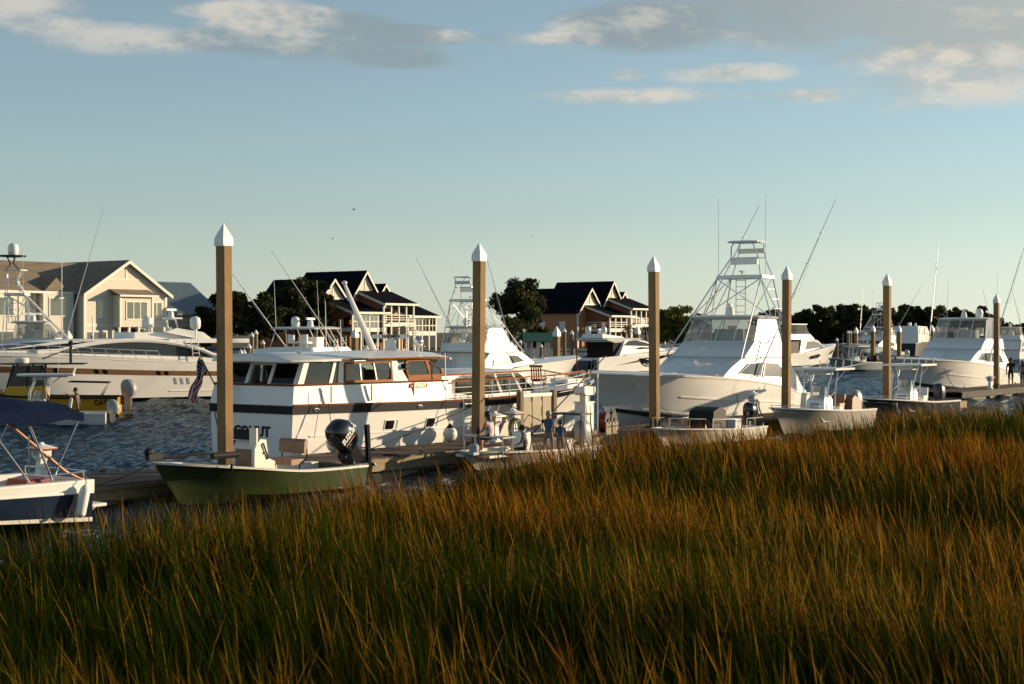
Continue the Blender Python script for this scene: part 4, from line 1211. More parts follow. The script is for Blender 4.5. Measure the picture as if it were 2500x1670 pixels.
def console_boat(label, loc, rz, L=6.8, B=1.2, zb=1.15, zst=.8, hm=None, ttop=True, om=None, nout=1, rods=True, tm=None, cm=None, seat=None, name='console_boat', bottom=None, oscale=1.0, outriggers=False):
    o = thing(name, label, 'boat', loc, rz)
    hm = hm or white; cm = cm or white
    H = open_hull(o, L, B, zb, zst, hm, bottom, drop=.5)
    cx = L * .44; z0 = zst - .45
    cs = Cabin([(z0, z0, cx - .45, cx + .45, .42, .42, .12), (zst + .42, zst + .42, cx - .40, cx + .32, .40, .38, .08), (zst + .62, zst + .56, cx - .30, cx + .12, .34, .32, .05)])
    c = cs.mesh().build('console', cm, o)
    windows(c, [(cs.front(0, k), rect(.08, .92, .45, .9)) for k in (1, 2)], greyp, 'hatch', .012)
    ws = Cabin([(zst + .55, zst + .55, cx - .1, cx + .18, .36, .32, .06), (zst + 1.0, zst + 1.0, cx - .22, cx + .02, .34, .28, .05)])
    for sd in (1, -1): windows(o, [(ws.side(0, sd), rect(0, 1, 0, 1))], vinyl, 'windscreen', .006)
    for k in range(4): windows(o, [(ws.front(0, k), rect(0, 1, 0, 1))], vinyl, 'windscreen', .006)
    MB().tube([(cx - .46 + .04 * math.sin(i * .628), .17 * math.cos(i * .628), zst + .38 + .16 * math.sin(i * .628)) for i in range(11)], .014, 5).build('steering_wheel', chrome, o)
    sx = cx - 1.15
    s = MB().bx(sx - .25, sx + .25, -.48, .48, z0 + .05, zst + .16).build('leaning_post', cm, o)
    MB().bx(sx - .27, sx + .27, -.5, .5, zst + .16, zst + .28).build('cushion', seat or mesh_w, s)
    MB().box((sx - .26, 0, zst + .45), (.1, .98, .36), ry=R(-8)).build('backrest', seat or mesh_w, s)
    if ttop:
        zt = zst + 1.62
        fr = MB()
        for sd in (1, -1):
            fr.tube([(cx + .42, sd * .50, z0), (cx + .30, sd * .52, zst + .9), (cx + .02, sd * .6, zt)], .028, 6)
            fr.tube([(cx - .42, sd * .50, z0), (cx - .42, sd * .52, zst + .8), (cx - .5, sd * .6, zt)], .028, 6)
            fr.tube([(cx - .05, sd * .58, zt), (cx - 1.3, sd * .7, zt - .02)], .022, 6).tube([(cx - .45, sd * .52, zst + 1.15), (cx - 1.0, sd * .66, zt - .03)], .02, 6)
            fr.tube([(cx + .35, sd * .51, zst + .5), (cx - .42, sd * .52, zst + .75)], .016, 5)
        for x in (cx - .5, cx): fr.tube([(x, -.62, zt), (x, .62, zt)], .02, 5)
        fr.build('top_frame', alum, o)
        MB().loft([[(x, y, z) for x, y in ((cx - 1.55, -.86), (cx + .4, -.92), (cx + .78, -.55), (cx + .86, 0), (cx + .78, .55), (cx + .4, .92), (cx - 1.55, .86))] for z in (zt + .02, zt + .07, zt + .10)]).build('hard_top', tm or white, o)
        bxx = MB().bx(cx - .45, cx + .2, -.42, .42, zt - .16, zt + .01).build('electronics_box', tm or mesh_w, o)
        if rods:
            for k in range(5):
                MB().tube([(cx - 1.5, -.7 + .35 * k, zt + .05), (cx - 1.62, -.7 + .35 * k, zt + .38)], .024, 6).build('rod_holder', cap_m, o)
        if outriggers:
            for sd in (1, -1): MB().tube([(cx - .2, sd * .8, zt + .1), (cx - 2.6, sd * .95, zt + .28)], [.022, .012], 5).build('outrigger', alum, o)
        whip(o, (cx - .9, .6, zt), (cx - 1.0, .6, zt + 1.5), .01)
    br = MB()
    for sd in (1, -1):
        br.tube([H.pt(.55, 1, sd, -.08) + Vector((0, 0, .02))] + [H.pt(.60 + .34 * i / 7, 1, sd, -.08) + Vector((0, 0, .10)) for i in range(8)] + [H.pt(.965, 1, sd, -.05) + Vector((0, 0, .02))], .014, 5)
    br.build('bow_rail', chrome, o)
    for k in range(nout):
        y = 0 if nout == 1 else (-.36 + .72 * k)
        outboard(o, (-.02, y, zst - .12), om or greyp, oscale)
    return o, H
# white console boat with tan bench in front of the fourth piling
cb1, _ = console_boat('white hulled console boat with hard top and grey outboard by the fourth piling', (14.2, 65.1, 0), HEAD_IN, 7.1, 1.25, 1.12, .84, hm=mat('shaded_white_gelcoat', (.44, .40, .34), .3, var=.06), ttop=True, tm=mesh_w, om=greyp, outriggers=True, seat=tan)  # white hull tinted to a darker mid-tone that stands in for shade
MB().loft([[(-.02 + .5, y, .8), (1.5, y, .8), (1.45, y, 1.3), (1.2, y, 1.42), (.7, y, 1.2)] for y in (-.7, .7)]).build('engine_bench', tan, cb1)
cb2, _ = console_boat('black hulled console boat with white top near the right sportfishing boat', (19.9, 73.0, 0), HEAD_IN, 8.4, 1.3, 1.2, .85, hm=mat('charcoal_gelcoat', (.022, .024, .027), .25, coat=.4), om=mat('graphite_paint', (.05, .055, .065), .3), bottom=black)
cb3, _ = console_boat('small white console boat motoring across the far channel', (38.2, 164.5, 0), HEAD_IN + R(-14), 7.4, 1.3, 1.35, .85, hm=mat('sage_gelcoat', (.30, .34, .33), .3), om=black, rods=True)
cb4, _ = console_boat('little white console boat tied in the far marina beside the sportfishing boat', (55.4, 219.5, 0), R(205), 6.8, 1.2, 1.2, .8, ttop=True, rods=False)
w_loc = at(232, 1033, 0.001)
cb5, cb5h = console_boat('white console boat with a man in black tank top driving', (-17.9, 68.6, 0), R(180 + 13), 6.6, 1.15, .85, .46, om=greyp, nout=1, rods=True, tm=mesh_w, oscale=.8)
# sage green skiff
gs = dk(0, 0)
sk = thing('green_skiff', 'olive green hulled skiff with raised black outboard and cream console', 'skiff', dk(1.95, 2.18), HEAD_IN)
SKH = open_hull(sk, 6.2, 1.08, 1.04, .60, greenh, None, fl=1.0, lin=cream, drop=.30, w=.22)
cs = MB().loft([[(2.75, y, .25), (3.42, y, .25), (3.40, y, 1.20), (3.22, y, 1.42), (3.02, y, 1.40), (2.95, y, .95), (2.72, y, .86)] for y in (-.38, .38)]).build('console', cream, sk)
MB().bx(3.405, 3.43, -.26, .26, .42, 1.18).build('front_cushion', tan, cs)
MB().box((3.30, 0, 1.52), (.10, .80, .24), ry=R(-12)).build('dash_cover', black, cs)
MB().box((3.42, .36, 1.50), (.05, .24, .40)).build('chart_box', cream, cs)
MB().tube([(3.14, .388, 1.32), (3.18, .388, 1.28), (3.00, .388, .92), (2.95, .388, .94), (3.12, .388, 1.32)], .014, 5).build('grab_rail', darkgrey, cs)
MB().cyl((2.9, .385, .62), (2.9, .40, .62), .085, n=14).build('speaker', darkgrey, cs)
MB().cyl((3.1, .385, 1.08), (3.1, .395, 1.08), .035, n=10).build('gauge', teakdark, cs)
wh = MB().tube([(2.78 + .07 * math.sin(i * .524), .19 * math.cos(i * .524), 1.12 + .10 * math.sin(i * .524)) for i in range(13)], .015, 5).build('steering_wheel', chrome, sk)
MB().cyl((2.95, 0, 1.02), (2.79, 0, 1.12), .02, n=6).build('column', chrome, wh)
st = MB().loft([[(3.48, y, .62), (4.2, y, .70), (4.15, y, .78), (3.5, y, .72)] for y in (-.36, .36)]).build('front_seat', tan, sk)
se = MB().bx(1.78, 2.2, -.42, .42, .72, .86).build('helm_seat', tan, sk)
MB().loft([[(1.66, y, 1.05), (1.72, y, .98), (1.78, y, 1.02), (1.76, y, 1.28), (1.70, y, 1.34), (1.64, y, 1.30)] for y in (-.44, .44)]).build('backrest', tan, se)
f_ = MB()
for y in (-.43, .43): f_.tube([(1.95, y, .30), (1.92, y, .72), (1.66, y, .86), (1.68, y, 1.1)], .022, 6)
f_.build('seat_frame', darkgrey, se)
ob = outboard(sk, (-.12, 0, .66), blackg, 1.15, R(42), 'SUZUKI')
pp = MB().box((-.62, .42, .92), (.11, .10, 1.35), ry=R(4)).build('shallow_anchor_pole', blackg, sk)
MB().box((-.30, .42, .55), (.55, .09, .10)).build('bracket', darkgrey, pp)
tmx = MB().tube([(6.2, .22, 1.14), (5.2, .32, 1.18), (4.4, .36, 1.16)], .03, 6).build('trolling_motor', black, sk)
MB().box((6.32, .18, 1.19), (.42, .14, .14)).ell((6.45, .16, 1.30), (.14, .09, .09), 8, 6).build('motor_head', black, tmx)
MB().cyl((4.75, .36, 1.1), (3.95, .38, 1.1), .075, n=8).build('motor_body', black, tmx)
for x in (4.7, 1.0):
    MB().cyl((x, .96, .8), (x, .96, .95), .03, n=6).build('cleat', black, sk)
rope('thin bow line from the green skiff to the dock', [dk(-4.4, 2.2, 1.0), dk(-5.4, 1.0, .5)], .1, .01)
# white fishing skiff with rails
rs = thing('railed_skiff', 'small white skiff with low chrome rails in the grass edge', 'skiff', dk(24.2, 2.15), HEAD_IN)
RH = open_hull(rs, 6.7, 1.0, .74, .52, cream, None, fl=.8, lin=white, drop=.3, w=.15)
rl = MB()
for sd in (1, -1):
    for q0_, q1_ in ((.04, .26), (.34, .62), (.68, .92)):
        P_ = [RH.pt(q0_ + (q1_ - q0_) * i / 6, 1, sd, -.07) for i in range(7)]
        rl.tube([P_[0]] + [p_ + Vector((0, 0, .34)) for p_ in P_] + [P_[-1]], .016, 5)
        rl.tube([P_[3], P_[3] + Vector((0, 0, .34))], .014, 5)
rl.build('side_rail', chrome, rs)
MB().loft([[(2.5, y, .3), (3.5, y, .3), (3.35, y, 1.18), (2.9, y, 1.32), (2.45, y, 1.2)] for y in (-.5, .5)]).build('console_cover', black, rs)
MB().bx(1.3, 1.75, -.5, .5, .3, .85).build('bench', white, rs)
outboard(rs, (-.0, 0, .58), blackg, .92, 0)
# low flats skiff with anglers
fs_ = thing('flats_skiff', 'low white flats skiff carrying a crew of anglers beside the dock', 'skiff', dk(12.75, 2.25), HEAD_IN)
FH = open_hull(fs_, 5.85, 1.02, .60, .46, cream, None, fl=.5, lin=cream, drop=.30, w=.22)
bn = MB().bx(4.25, 4.85, -.75, .75, .94, .98).build('casting_platform', greyp, fs_)
for x in (4.3, 4.8):
    for y in (-.7, .7): MB().cyl((x, y, .40), (x, y, .94), .02, n=6).build('platform_leg', alum, bn)
MB().bx(4.1, 5.3, -.62, .62, .40, .47).build('bow_deck', cream, fs_)
tmx = MB().lathe((5.5, .2, .56), [(.14, 0), (.15, .06), (.15, .2), (.1, .26)], 10).bx(5.3, 5.7, .05, .35, .50, .58).build('bow_motor', greyp, fs_)
MB().cyl((5.35, .25, .6), (5.35, .25, 1.15), .03, n=6).ell((5.35, .25, 1.2), (.07, .07, .12)).build('motor_head', darkgrey, tmx)
MB().loft([[(2.3, y, .15), (2.75, y, .15), (2.65, y, .95), (2.4, y, 1.0)] for y in (-.55, -.05)]).build('console', white, fs_)
MB().tube([(2.75, -.55, .5), (2.82, -.55, .95), (2.65, -.55, 1.08), (2.65, -.05, 1.08), (2.82, -.05, .95), (2.75, -.05, .5)], .02, 6).build('grab_bar', chrome, fs_)
pl = MB().bx(-.1, .55, -.55, .55, 1.42, 1.47).build('poling_platform', darkgrey, fs_)
for x, xx in ((.5, .75), (-.05, .02)):
    for y in (-.5, .5): MB().tube([(xx, y * 1.3, .45), (x, y, 1.2), (x * .9, y, 1.44)], .022, 6).build('platform_leg', darkgrey, pl)
outboard(fs_, (-.05, 0, .42), greyp, .92, 0)
MB().loft([[(.75, y, .2), (1.15, y, .2), (1.1, y, .68), (.8, y, .72)] for y in (-.4, .4)]).build('cooler_seat', white, fs_)
# cabin cruiser with blue canopy at left
cx0 = dk(-7.1, 2.45)
cc_ = thing('cabin_cruiser', 'navy hulled cabin cruiser with blue bimini canopy at left', 'boat', (cx0.x, cx0.y, .05), HEAD_IN)
CH = Hull(7.6, 6.9, K((0, 1.22), (.3, 1.3), (.6, 1.25), (.8, .95), (.93, .45), (1, .04)), K((0, .90), (.4, .93), (1, 1.3)), K((0, 1.15), (.5, 1.15), (.8, .6), (1, .03)), K((0, .04), (1, .5)), K((0, -.3), (1, .1)), 1.0)
CH.shell().build('hull', navy, cc_)
CH.strip(.685, .72, 0, 1, .035).build('rub_rail', cap_m, cc_)
CH.strip(.72, 1.0, 0, 1, .012).build('white_topside', white, cc_)
MB().loft([[(-.015, -1.22, z), (-.015, 1.22, z), (.04, 1.22, z), (.04, -1.22, z)] for z in (.67, .905)]).build('transom_cap', white, cc_)
CH.strip(.0, .10, 0, .96, .02).build('boot_stripe', cream, cc_)
CH.liner(.22, lambda q: .55 if q < .5 else .02).build('cockpit', white, cc_)
MB().loft([[(-.55, y, .30), (.02, y, .30), (.02, y, .36), (-.55, y, .36)] for y in (-.95, -.3, .3, .95)]).build('swim_platform', white, cc_)
MB().tube([(-.5, .7, .3), (-.05, .75, .05)], .015, 5).build('platform_strut', chrome, cc_)
cbn = MB().loft([[(2.6, y, .5), (3.1, y, .5), (3.1, y, 1.9), (2.85, y, 1.9), (2.62, y, 1.3)] for y in (-1.05, 1.05)]).build('cabin_bulkhead', white, cc_)
MB().bx(2.55, 2.60, .35, .95, .6, .95).build('door', teakdark, cbn)
MB().bx(2.56, 2.6, -.9, .2, .5, 1.0).build('companionway', darkgrey, cbn)
MB().loft([[(1.4, y, .75), (2.5, y, .75), (2.5, y, .84), (1.4, y, .84)] for y in (-1.0, -.4)]).build('side_seat', white, cc_)
MB().loft([[(1.15, y, .32), (1.5, y, .32), (1.55, y, .40), (1.3, y, .9), (1.18, y, .9)] for y in (.1, .6)]).build('folding_chair', redm, cc_)
bim = MB(); rings = []
for i in range(9):
    u = i / 8; x = .2 + 3.6 * u
    zc = 2.20 + .20 * math.sin(u * 3.0) - .10 * abs(math.sin(u * 9.4)) * .6
    rings.append([(x, y * 1.15, zc + .30 * (1 - abs(y) ** 2.2) - (.10 if abs(y) == 1 and i in (0, 8) else 0)) for y in (-1, -.8, -.5, 0, .5, .8, 1)] + [(x, y * 1.13, zc - .02 + .30 * (1 - abs(y) ** 2.2)) for y in (.8, 0, -.8)])
bim.loft(rings)
for y in (1.16, -1.16): bim.loft([[(.2 + 3.6 * i / 8, y, 2.30 + .12 * math.sin(i / 8 * 3)), (.2 + 3.6 * i / 8, y * .995, 2.30), (.2 + 3.6 * i / 8, y, 2.12 + .05 * math.sin(i * 1.7))] for i in range(9)])
bim.build('bimini_canopy', bluecan, cc_, 60)
for sd in (1, -1):
    bf = MB(); bf.tube([(.25, sd * 1.12, 2.25), (.95, sd * 1.12, .95)], .02, 6).tube([(1.6, sd * 1.12, 2.3), (.95, sd * 1.12, .95)], .02, 6).tube([(2.6, sd * 1.12, 2.3), (1.5, sd * 1.12, .95)], .02, 6)
    bf.build('canopy_frame', chrome, cc_)
MB().tube([(.15, 1.05, .9), (.55, 1.0, 1.1), (1.75, .8, 2.12)], [.02, .035, .03], 8).build('rod', mat('copper_rod', (.42, .20, .10), .3, metal=.4), cc_)
qr = MB()
qr.tube([(.05, -1.0, .9), (.05, -1.0, 1.08), (.05, .95, 1.08), (.10, 1.1, 1.08), (1.1, 1.12, 1.05), (1.15, 1.12, .9)], .016, 6).tube([(.05, .95, 1.08), (.05, .95, .9)], .016, 5).tube([(1.5, 1.1, .9), (1.5, 1.1, 1.9)], .016, 5)
qr.build('stern_rail', chrome, cc_)
MB().bx(.75, 1.2, 1.222, 1.245, .70, .78).build('scupper', darkgrey, cc_)
MB().lathe((1.05, 1.28, .18), [(.05, -.01), (.06, .04), (.03, .05)], 8).build('exhaust', chrome, cc_)
fd = thing('cylinder_fender', 'long white fender hanging on the navy cruiser quarter', 'fender', (0, 0, 0))
fq = Matrix.Translation((cx0.x, cx0.y, 0)) @ Matrix.Rotation(HEAD_IN, 4, 'Z')
fd.location = fq @ Vector((.42, 1.40, .55)); fd.rotation_euler = (0, R(-14), HEAD_IN)
MB().lathe((0, 0, -.34), [(.03, 0), (.10, .06), (.11, .12), (.11, .56), (.09, .62), (.04, .68)], 12).build('body', white, fd)
MB().tube([(0, 0, .33), (0, -.05, .5), (0, -.12, .62)], .012, 5).build('rope', ropew, fd)
cl = thing('red_cooler', 'red cooler box in the navy cruiser cockpit', 'cooler', fq @ Vector((.95, .35, .55)), HEAD_IN)
MB().sq((0, 0, 0), [(.26, 0), (.29, .40)]).build('box', redm, cl); MB().sq((0, 0, 0), [(.30, .40), (.30, .46)]).build('lid', redm, cl)
# yellow rescue boat
yb = thing('towboat', 'yellow towboat with black cabin frame and twin outboards', 'boat', (-19.2, 76.2, 0), R(180 + 10))
YBH = open_hull(yb, 9.4, 1.5, 1.25, .85, yellow, None, fl=1.0, lin=darkgrey, drop=.45, w=.25)
YBH.strip(.93, 1.02, 0, 1, .08).build('fender_collar', black, yb)
cab = Cabin([(.5, .5, 3.4, 5.4, .8, .75, .2), (1.35, 1.35, 3.4, 5.2, .8, .72, .15)])
cab.mesh().build('console_base', yellow, yb)
fr = MB(); en = Cabin([(1.35, 1.35, 3.5, 5.2, .78, .70, .1), (2.42, 2.42, 3.6, 4.9, .76, .68, .1)])
for k in (0, 1, 5, 6): fr.tube([en.P[0][k], en.P[1][k]], .06, 6)
for sd in (1, -1): fr.tube([(4.3, sd * .77, 1.35), (4.2, sd * .75, 2.42)], .05, 6)
fr.build('cabin_frame', darkgrey, yb)
for k in range(4): windows(yb, [(en.front(0, k), rect(.03, .97, .03, .97))], glassc, 'window', .006)
for sd in (1, -1): windows(yb, [(en.side(0, sd), rect(.05, .48, .03, .97)), (en.side(0, sd), rect(.52, .95, .03, .97))], glassc, 'window', .006)
MB().loft([[(x, y, z) for x, y in ((1.6, -.95), (5.2, -.98), (5.7, 0), (5.2, .98), (1.6, .95))] for z in (2.44, 2.50)]).build('hard_top', darkgrey, yb)
MB().lathe((4.6, 0, 2.5), [(.3, 0), (.33, .05), (.33, .2), (.26, .26)], 14).build('radar', white, yb)
MB().bx(5.55, 6.1, -.5, .5, .95, 1.25).build('locker', yellow, yb)
MB().cyl((2.3, .2, 2.5), (2.3, .2, 3.6), .07, n=8).ell((2.3, .2, 3.5), (.12, .12, .1)).build('light_mast', darkgrey, yb)
MB().tube([(2.3, .2, 3.2), (3.0, .5, 2.95), (3.6, .6, 2.7)], .03, 5).build('boom', darkgrey, yb)
tw_ = MB()
for y in (-.7, .7): tw_.tube([(.9, y, .85), (.5, y, 1.55), (2.4, y * .9, 1.6)], .035, 6)
tw_.tube([(.5, -.7, 1.55), (.5, .7, 1.55)], .035, 6).build('tow_arch', darkgrey, yb)
for y in (-.4, .4): outboard(yb, (-.05, y, .78), mat('silver_paint', (.34, .34, .33), .35) if y < 0 else MATS['silver_paint'], 1.05)
text_mesh('lettering', 'CAT', .3, black, yb, (.8, 1.46, .62), basis((-1, 0, 0), (0, 0, 1)), .01)
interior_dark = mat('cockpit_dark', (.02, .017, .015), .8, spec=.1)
# ------------------------------------------------------------------ larger white motor yachts behind
def express(label, loc, rz, L, B, zb, zst, cab, arch=True, name='express_cruiser', stripe=None, winm=None, hm=None):
    o = thing(name, label, 'boat', loc, rz)
    H = Hull(L, L * .88, K((0, B * .92), (.3, B), (.55, B * .95), (.75, B * .74), (.9, B * .36), (1, .05)), K((0, zst), (.3, zst * 1.12), (.65, zb * .93), (1, zb)),
             K((0, B * .86), (.5, B * .82), (.8, B * .35), (1, .03)), K((0, .08), (.6, .2), (1, .9)), K((0, -.4), (1, .2)), .8)
    H.shell().build('hull', hm or white, o)
    H.deck(.25, 1.0, crown=.25).build('foredeck', white, o)
    H.liner(.3, lambda q: .6, 0, .27).build('cockpit', white, o)
    return o, H
# long motor yacht with the brown stripe
LY = 27.0
my, MH = express('long white motor yacht with brown side stripe and arched cabin at left', (-16.6, 99.5, 0), R(180 + 41), LY, 3.0, 2.95, 2.05, None, name='motor_yacht')
MH.strip(.60, .735, .03, .97, .02).build('side_stripe', brownm, my)
MH.strip(.16, .175, 0, .30, .05).build('spray_rail', white, my)
for qx in (.08, .14, .16, .20, .30, .32, .45, .47, .56):
    for sd in (1, -1):
        p4 = tuple(MH.pt(u_, v_, sd, .012) for u_, v_ in ((qx - .006, .61), (qx + .006, .61), (qx + .006, .725), (qx - .006, .725)))
        windows(my, [(p4, rrect(.05, .95, .05, .95, .2, .25))], glassd, 'porthole', .02)
for qx in (.245, .262, .279):
    p4 = tuple(MH.pt(u_, v_, 1, 0) for u_, v_ in ((qx - .0032, .36), (qx + .0032, .36), (qx + .0042, .54), (qx - .0022, .54)))
    windows(my, [(p4, rect(0, 1, 0, 1))], greyp, 'vent', .02)
# cabin: long wedge with an arched side window
cb_ = Cabin([(2.1, 2.72, 3.0, 19.5, 2.35, 1.6, 2.0), (2.6, 2.95, 3.6, 17.8, 2.25, 1.5, 1.6), (3.35, 3.42, 6.2, 14.2, 2.0, 1.45, .9), (3.62, 3.6, 7.4, 12.6, 1.7, 1.25, .7)])
cb_.mesh().build('cabin', white, my, 50)
for sd in (1, -1):
    A = lambda x, z: Vector((x, sd * (2.36 - (x - 3) * .047 - (z - 2.3) * .18 + .04), z))
    arc = [(4.2 + 9.6 * i / 12, 2.52 + .035 * (4.2 + 9.6 * i / 12 - 4.2) + .74 * math.sin(math.pi * (i / 12) ** .9) ** .8) for i in range(13)]
    for i0, i1 in ((0, 3), (3, 5), (5, 7), (7, 10), (10, 12)):
        top = [A(*arc[i]) for i in range(i0, i1 + 1)]; bot = [A(arc[i][0], 2.50 + .035 * (arc[i][0] - 4.2)) for i in range(i1, i0 - 1, -1)]
        pl_ = top + bot
        o_ = MB().ext(pl_, (0, sd * .02, 0)).build('window', glassg if i0 else glassd, my)
    ar = MB().tube([A(x, z + .10) + Vector((0, sd * .03, 0)) for x, z in [(1.6, 2.15), (2.6, 2.35)] + arc + [(15.2, 2.8)]], .13, 6).build('arch', white, my)
    ws_ = MB().ext([A(14.2, 3.02), A(17.5, 3.0), A(13.4, 3.36), A(10.6, 3.56)], (0, sd * .03, 0)).build('windscreen', glassd, my)
for k in range(4):
    windows(my, [(cb_.front(1, k), rect(.03, .97, .02, .98))], glassd, 'windscreen', .02)
MB().loft([[(x, y, z) for x, y in ((1.5, -2.1), (7.0, -2.0), (8.2, 0), (7.0, 2.0), (1.5, 2.1))] for z in (3.35, 3.55, 3.6)]).build('sport_deck', white, my)
MB().loft([[(x, y, 3.6 + z) for x, y in ((5.0, -1.2), (8.8, -1.1), (9.6, 0), (8.8, 1.1), (5.0, 1.2))] for z in (0, .34, .4)]).build('upper_helm', white, my)
MB().loft([[(3.8, y, 3.6), (4.8, y, 3.6), (7.0, y, 4.0), (6.2, y, 4.25), (4.4, y, 4.0)] for y in (1.25, 1.5)]).build('wing', white, my)
am = MB().tube([(5.6, -.6, 4.0), (5.8, -.55, 4.8), (5.8, .55, 4.8), (5.6, .6, 4.0)], .08, 6).box((5.7, 0, 4.85), (.7, 1.3, .1)).build('radar_arch', white, my)
for y, x in ((-1.5, 6.6), (1.4, 4.9)): radome(my, (x, y, 4.2), .33, .78)
for y, x in ((-1.5, 6.6), (1.4, 4.9)): MB().cyl((x, y, 3.6), (x, y, 4.2), .12, n=8).build('dome_post', white, my)
open_array(my, (5.8, 0, 4.9), 1.1, R(30))
rl = MB()
for sd in (1, -1):
    pts = [MH.pt(.30 + .69 * i / 22, 1, sd, -.12) + Vector((0, 0, .05)) for i in range(23)]
    top = [p_ + Vector((.35, 0, .55)) for p_ in pts]
    rl.tube(top, .022, 5).tube([p_ + Vector((.2, 0, .3)) for p_ in pts], .012, 4)
    for a, b in list(zip(pts, top))[::1]: rl.tube([a, b], .016, 5)
rl.build('bow_rail', chrome, my)
lad = MB()
for x in (5.2, 5.65): lad.tube([(x, 2.5, 2.3), (x + .05, 2.3, 3.6)], .025, 5)
for k in range(5): lad.tube([(5.2, 2.47 - .03 * k, 2.5 + .24 * k), (5.65, 2.47 - .03 * k, 2.5 + .24 * k)], .02, 5)
lad.build('ladder', white, my)
MB().tube([(11.8, 1.75, 2.8), (11.8, 1.7, 4.9)], .035, 6).build('pole', cap_m, my)
# sport cruiser with dark hull window, stern towards the sportfishing boats
sc_, SH = express('white sport cruiser with dark curved hull window and hard top overhang', (6.0, 137.0, 0), R(50), 16.0, 2.3, 2.35, 1.75, None)
c1 = Cabin([(1.9, 2.25, 3.2, 11.5, 1.95, 1.45, 1.8), (2.75, 2.65, 4.0, 10.0, 1.75, 1.3, 1.3), (3.35, 3.2, 4.6, 8.2, 1.55, 1.2, .8)])
c1.mesh().build('cabin', white, sc_, 50)
for sd in (1, -1):
    q = c1.side(1, sd); windows(sc_, [(q, [(.0, .1), (.95, .05), (.85, .7), (.5, .98), (.15, .8)])], glassg, fm=white)
    q = c1.side(0, sd); windows(sc_, [(q, [(.35, .62), (.8, .6), (.74, .85), (.5, .92), (.38, .8)])], glassd)
    SH.band([(.38, .74, .80), (.44, .46, .81), (.50, .36, .82), (.56, .46, .83), (.62, .66, .84), (.75, .74, .85), (.93, .82, .88)], sd).build('hull_window', glassd, sc_)
    p4 = tuple(SH.pt(u_, v_, sd, .0) for u_, v_ in ((.17, .52), (.40, .62), (.40, .74), (.17, .66)))
    windows(sc_, [(p4, [(0, .1), (1, .1), (.9, .95)])], darkgrey, 'air_intake', .03)
for k in range(4): windows(sc_, [(c1.front(1, k), rect(.03, .97, .05, .95))], glassd, 'windscreen')
htp = Cabin([(3.05, 3.25, 3.2, 7.2, 1.5, 1.35, .7), (3.30, 3.38, 1.6, 7.4, 1.75, 1.45, .8), (3.48, 3.46, 1.9, 7.2, 1.6, 1.3, .6)])
htp.mesh().build('hard_top', white, sc_, 50)
for k in range(4): MB().bx(1.7 + .42 * k, 2.02 + .42 * k, -1.5, 1.5, 3.20 - .035 * k, 3.24 - .035 * k).build('top_slat', cream, sc_)
spb = Cabin([(3.46, 3.46, 1.7, 5.2, 1.2, 1.05, .5), (3.85, 3.6, 1.8, 5.0, 1.1, .95, .4)]); spb.mesh().build('sport_bridge', white, sc_)
for y, x in ((-.8, 2.4), (.8, 2.2)): radome(sc_, (x, y, 3.85), .27, .66)
open_array(sc_, (2.9, 0, 3.75), 1.0, R(20))
MB().bx(2.9, 4.2, -1.45, 1.45, 1.4, 3.1).build('cockpit_shade', interior_dark, sc_)  # solid dark box; its colour stands in for shade in the open cockpit
MB().bx(-.9, 0, -2.0, 2.0, .3, .42).build('swim_platform', white, sc_)
for y in (-1.55, 1.55): MB().loft([[(-.03, y - .3, .5), (-.03, y + .3, .5), (-.03, y + .25, 1.6), (-.03, y - .25, 1.6)], [(.03, y - .3, .5), (.03, y + .3, .5), (.03, y + .25, 1.6), (.03, y - .25, 1.6)]]).build('transom_shade', blackg, sc_)  # flat dark panels; the shade of the transom recesses is in their colour
MB().loft([[(-.7, y, .5), (.3, y, .5), (.6, y, 1.6), (-.2, y, 1.5)] for y in (-1.2, 1.2)]).build('tender', blackg, sc_)
rl = MB()
for sd in (1, -1):
    pts = [SH.pt(.48 + .5 * i / 14, 1, sd, -.1) for i in range(15)]
    rl.tube([p_ + Vector((.2, 0, .55)) for p_ in pts], .02, 5)
    for p_ in pts: rl.tube([p_, p_ + Vector((.2, 0, .55))], .015, 4)
rl.build('bow_rail', chrome, sc_)
# far flybridge cruiser left of the wooded point
fc, FHH = express('white flybridge cruiser with hexagonal hull windows across the channel', (30.6, 180.5, 0), DA + R(-4), 14.0, 2.2, 2.35, 1.5, None)
c1 = Cabin([(1.6, 2.1, 2.2, 8.8, 1.9, 1.6, 1.2), (3.0, 2.95, 2.8, 7.4, 1.75, 1.4, .9), (3.15, 3.1, 2.6, 7.0, 1.7, 1.35, .8)])
c1.mesh().build('cabin', white, fc, 50)
for sd in (1, -1):
    windows(fc, [(c1.side(0, sd), [(.25, .2), (.98, .15), (.92, .75), (.7, .96), (.35, .9)])], glassg)
    for a, b, uv in ((.30, .52, [(.0, .5), (.15, .9), (.8, 1), (1, .5), (.8, .05), (.15, .05)]), (.78, .95, [(.0, .5), (.2, .95), (1, 1), (1, .3), (.7, .05), (.3, .05)])):
        p4 = tuple(FHH.pt(u_, v_, sd, 0) for u_, v_ in ((a, .42), (b, .42), (b, .72), (a, .72)))
        windows(fc, [(p4, uv)], glassd, 'hull_window', .03, white)
for k in range(4): windows(fc, [(c1.front(0, k), rect(.03, .97, .25, .95))], glassg, 'windscreen')
MB().bx(.3, 2.1, -1.8, 1.8, 1.3, 2.9).build('cockpit_shade', black, fc)  # black box filling the open cockpit in place of its shade
fb_ = Cabin([(3.15, 3.12, .4, 6.6, 1.75, 1.35, .7), (3.75, 3.75, .5, 5.6, 1.7, 1.3, .5)]); fb_.mesh().build('flybridge', white, fc)
hb = MB()
for x in (1.0, 2.8, 4.6):
    for y in (-1.4, 1.4): hb.tube([(x, y, 3.7), (x - .1, y, 4.9)], .05, 6)
hb.build('top_posts', white, fc)
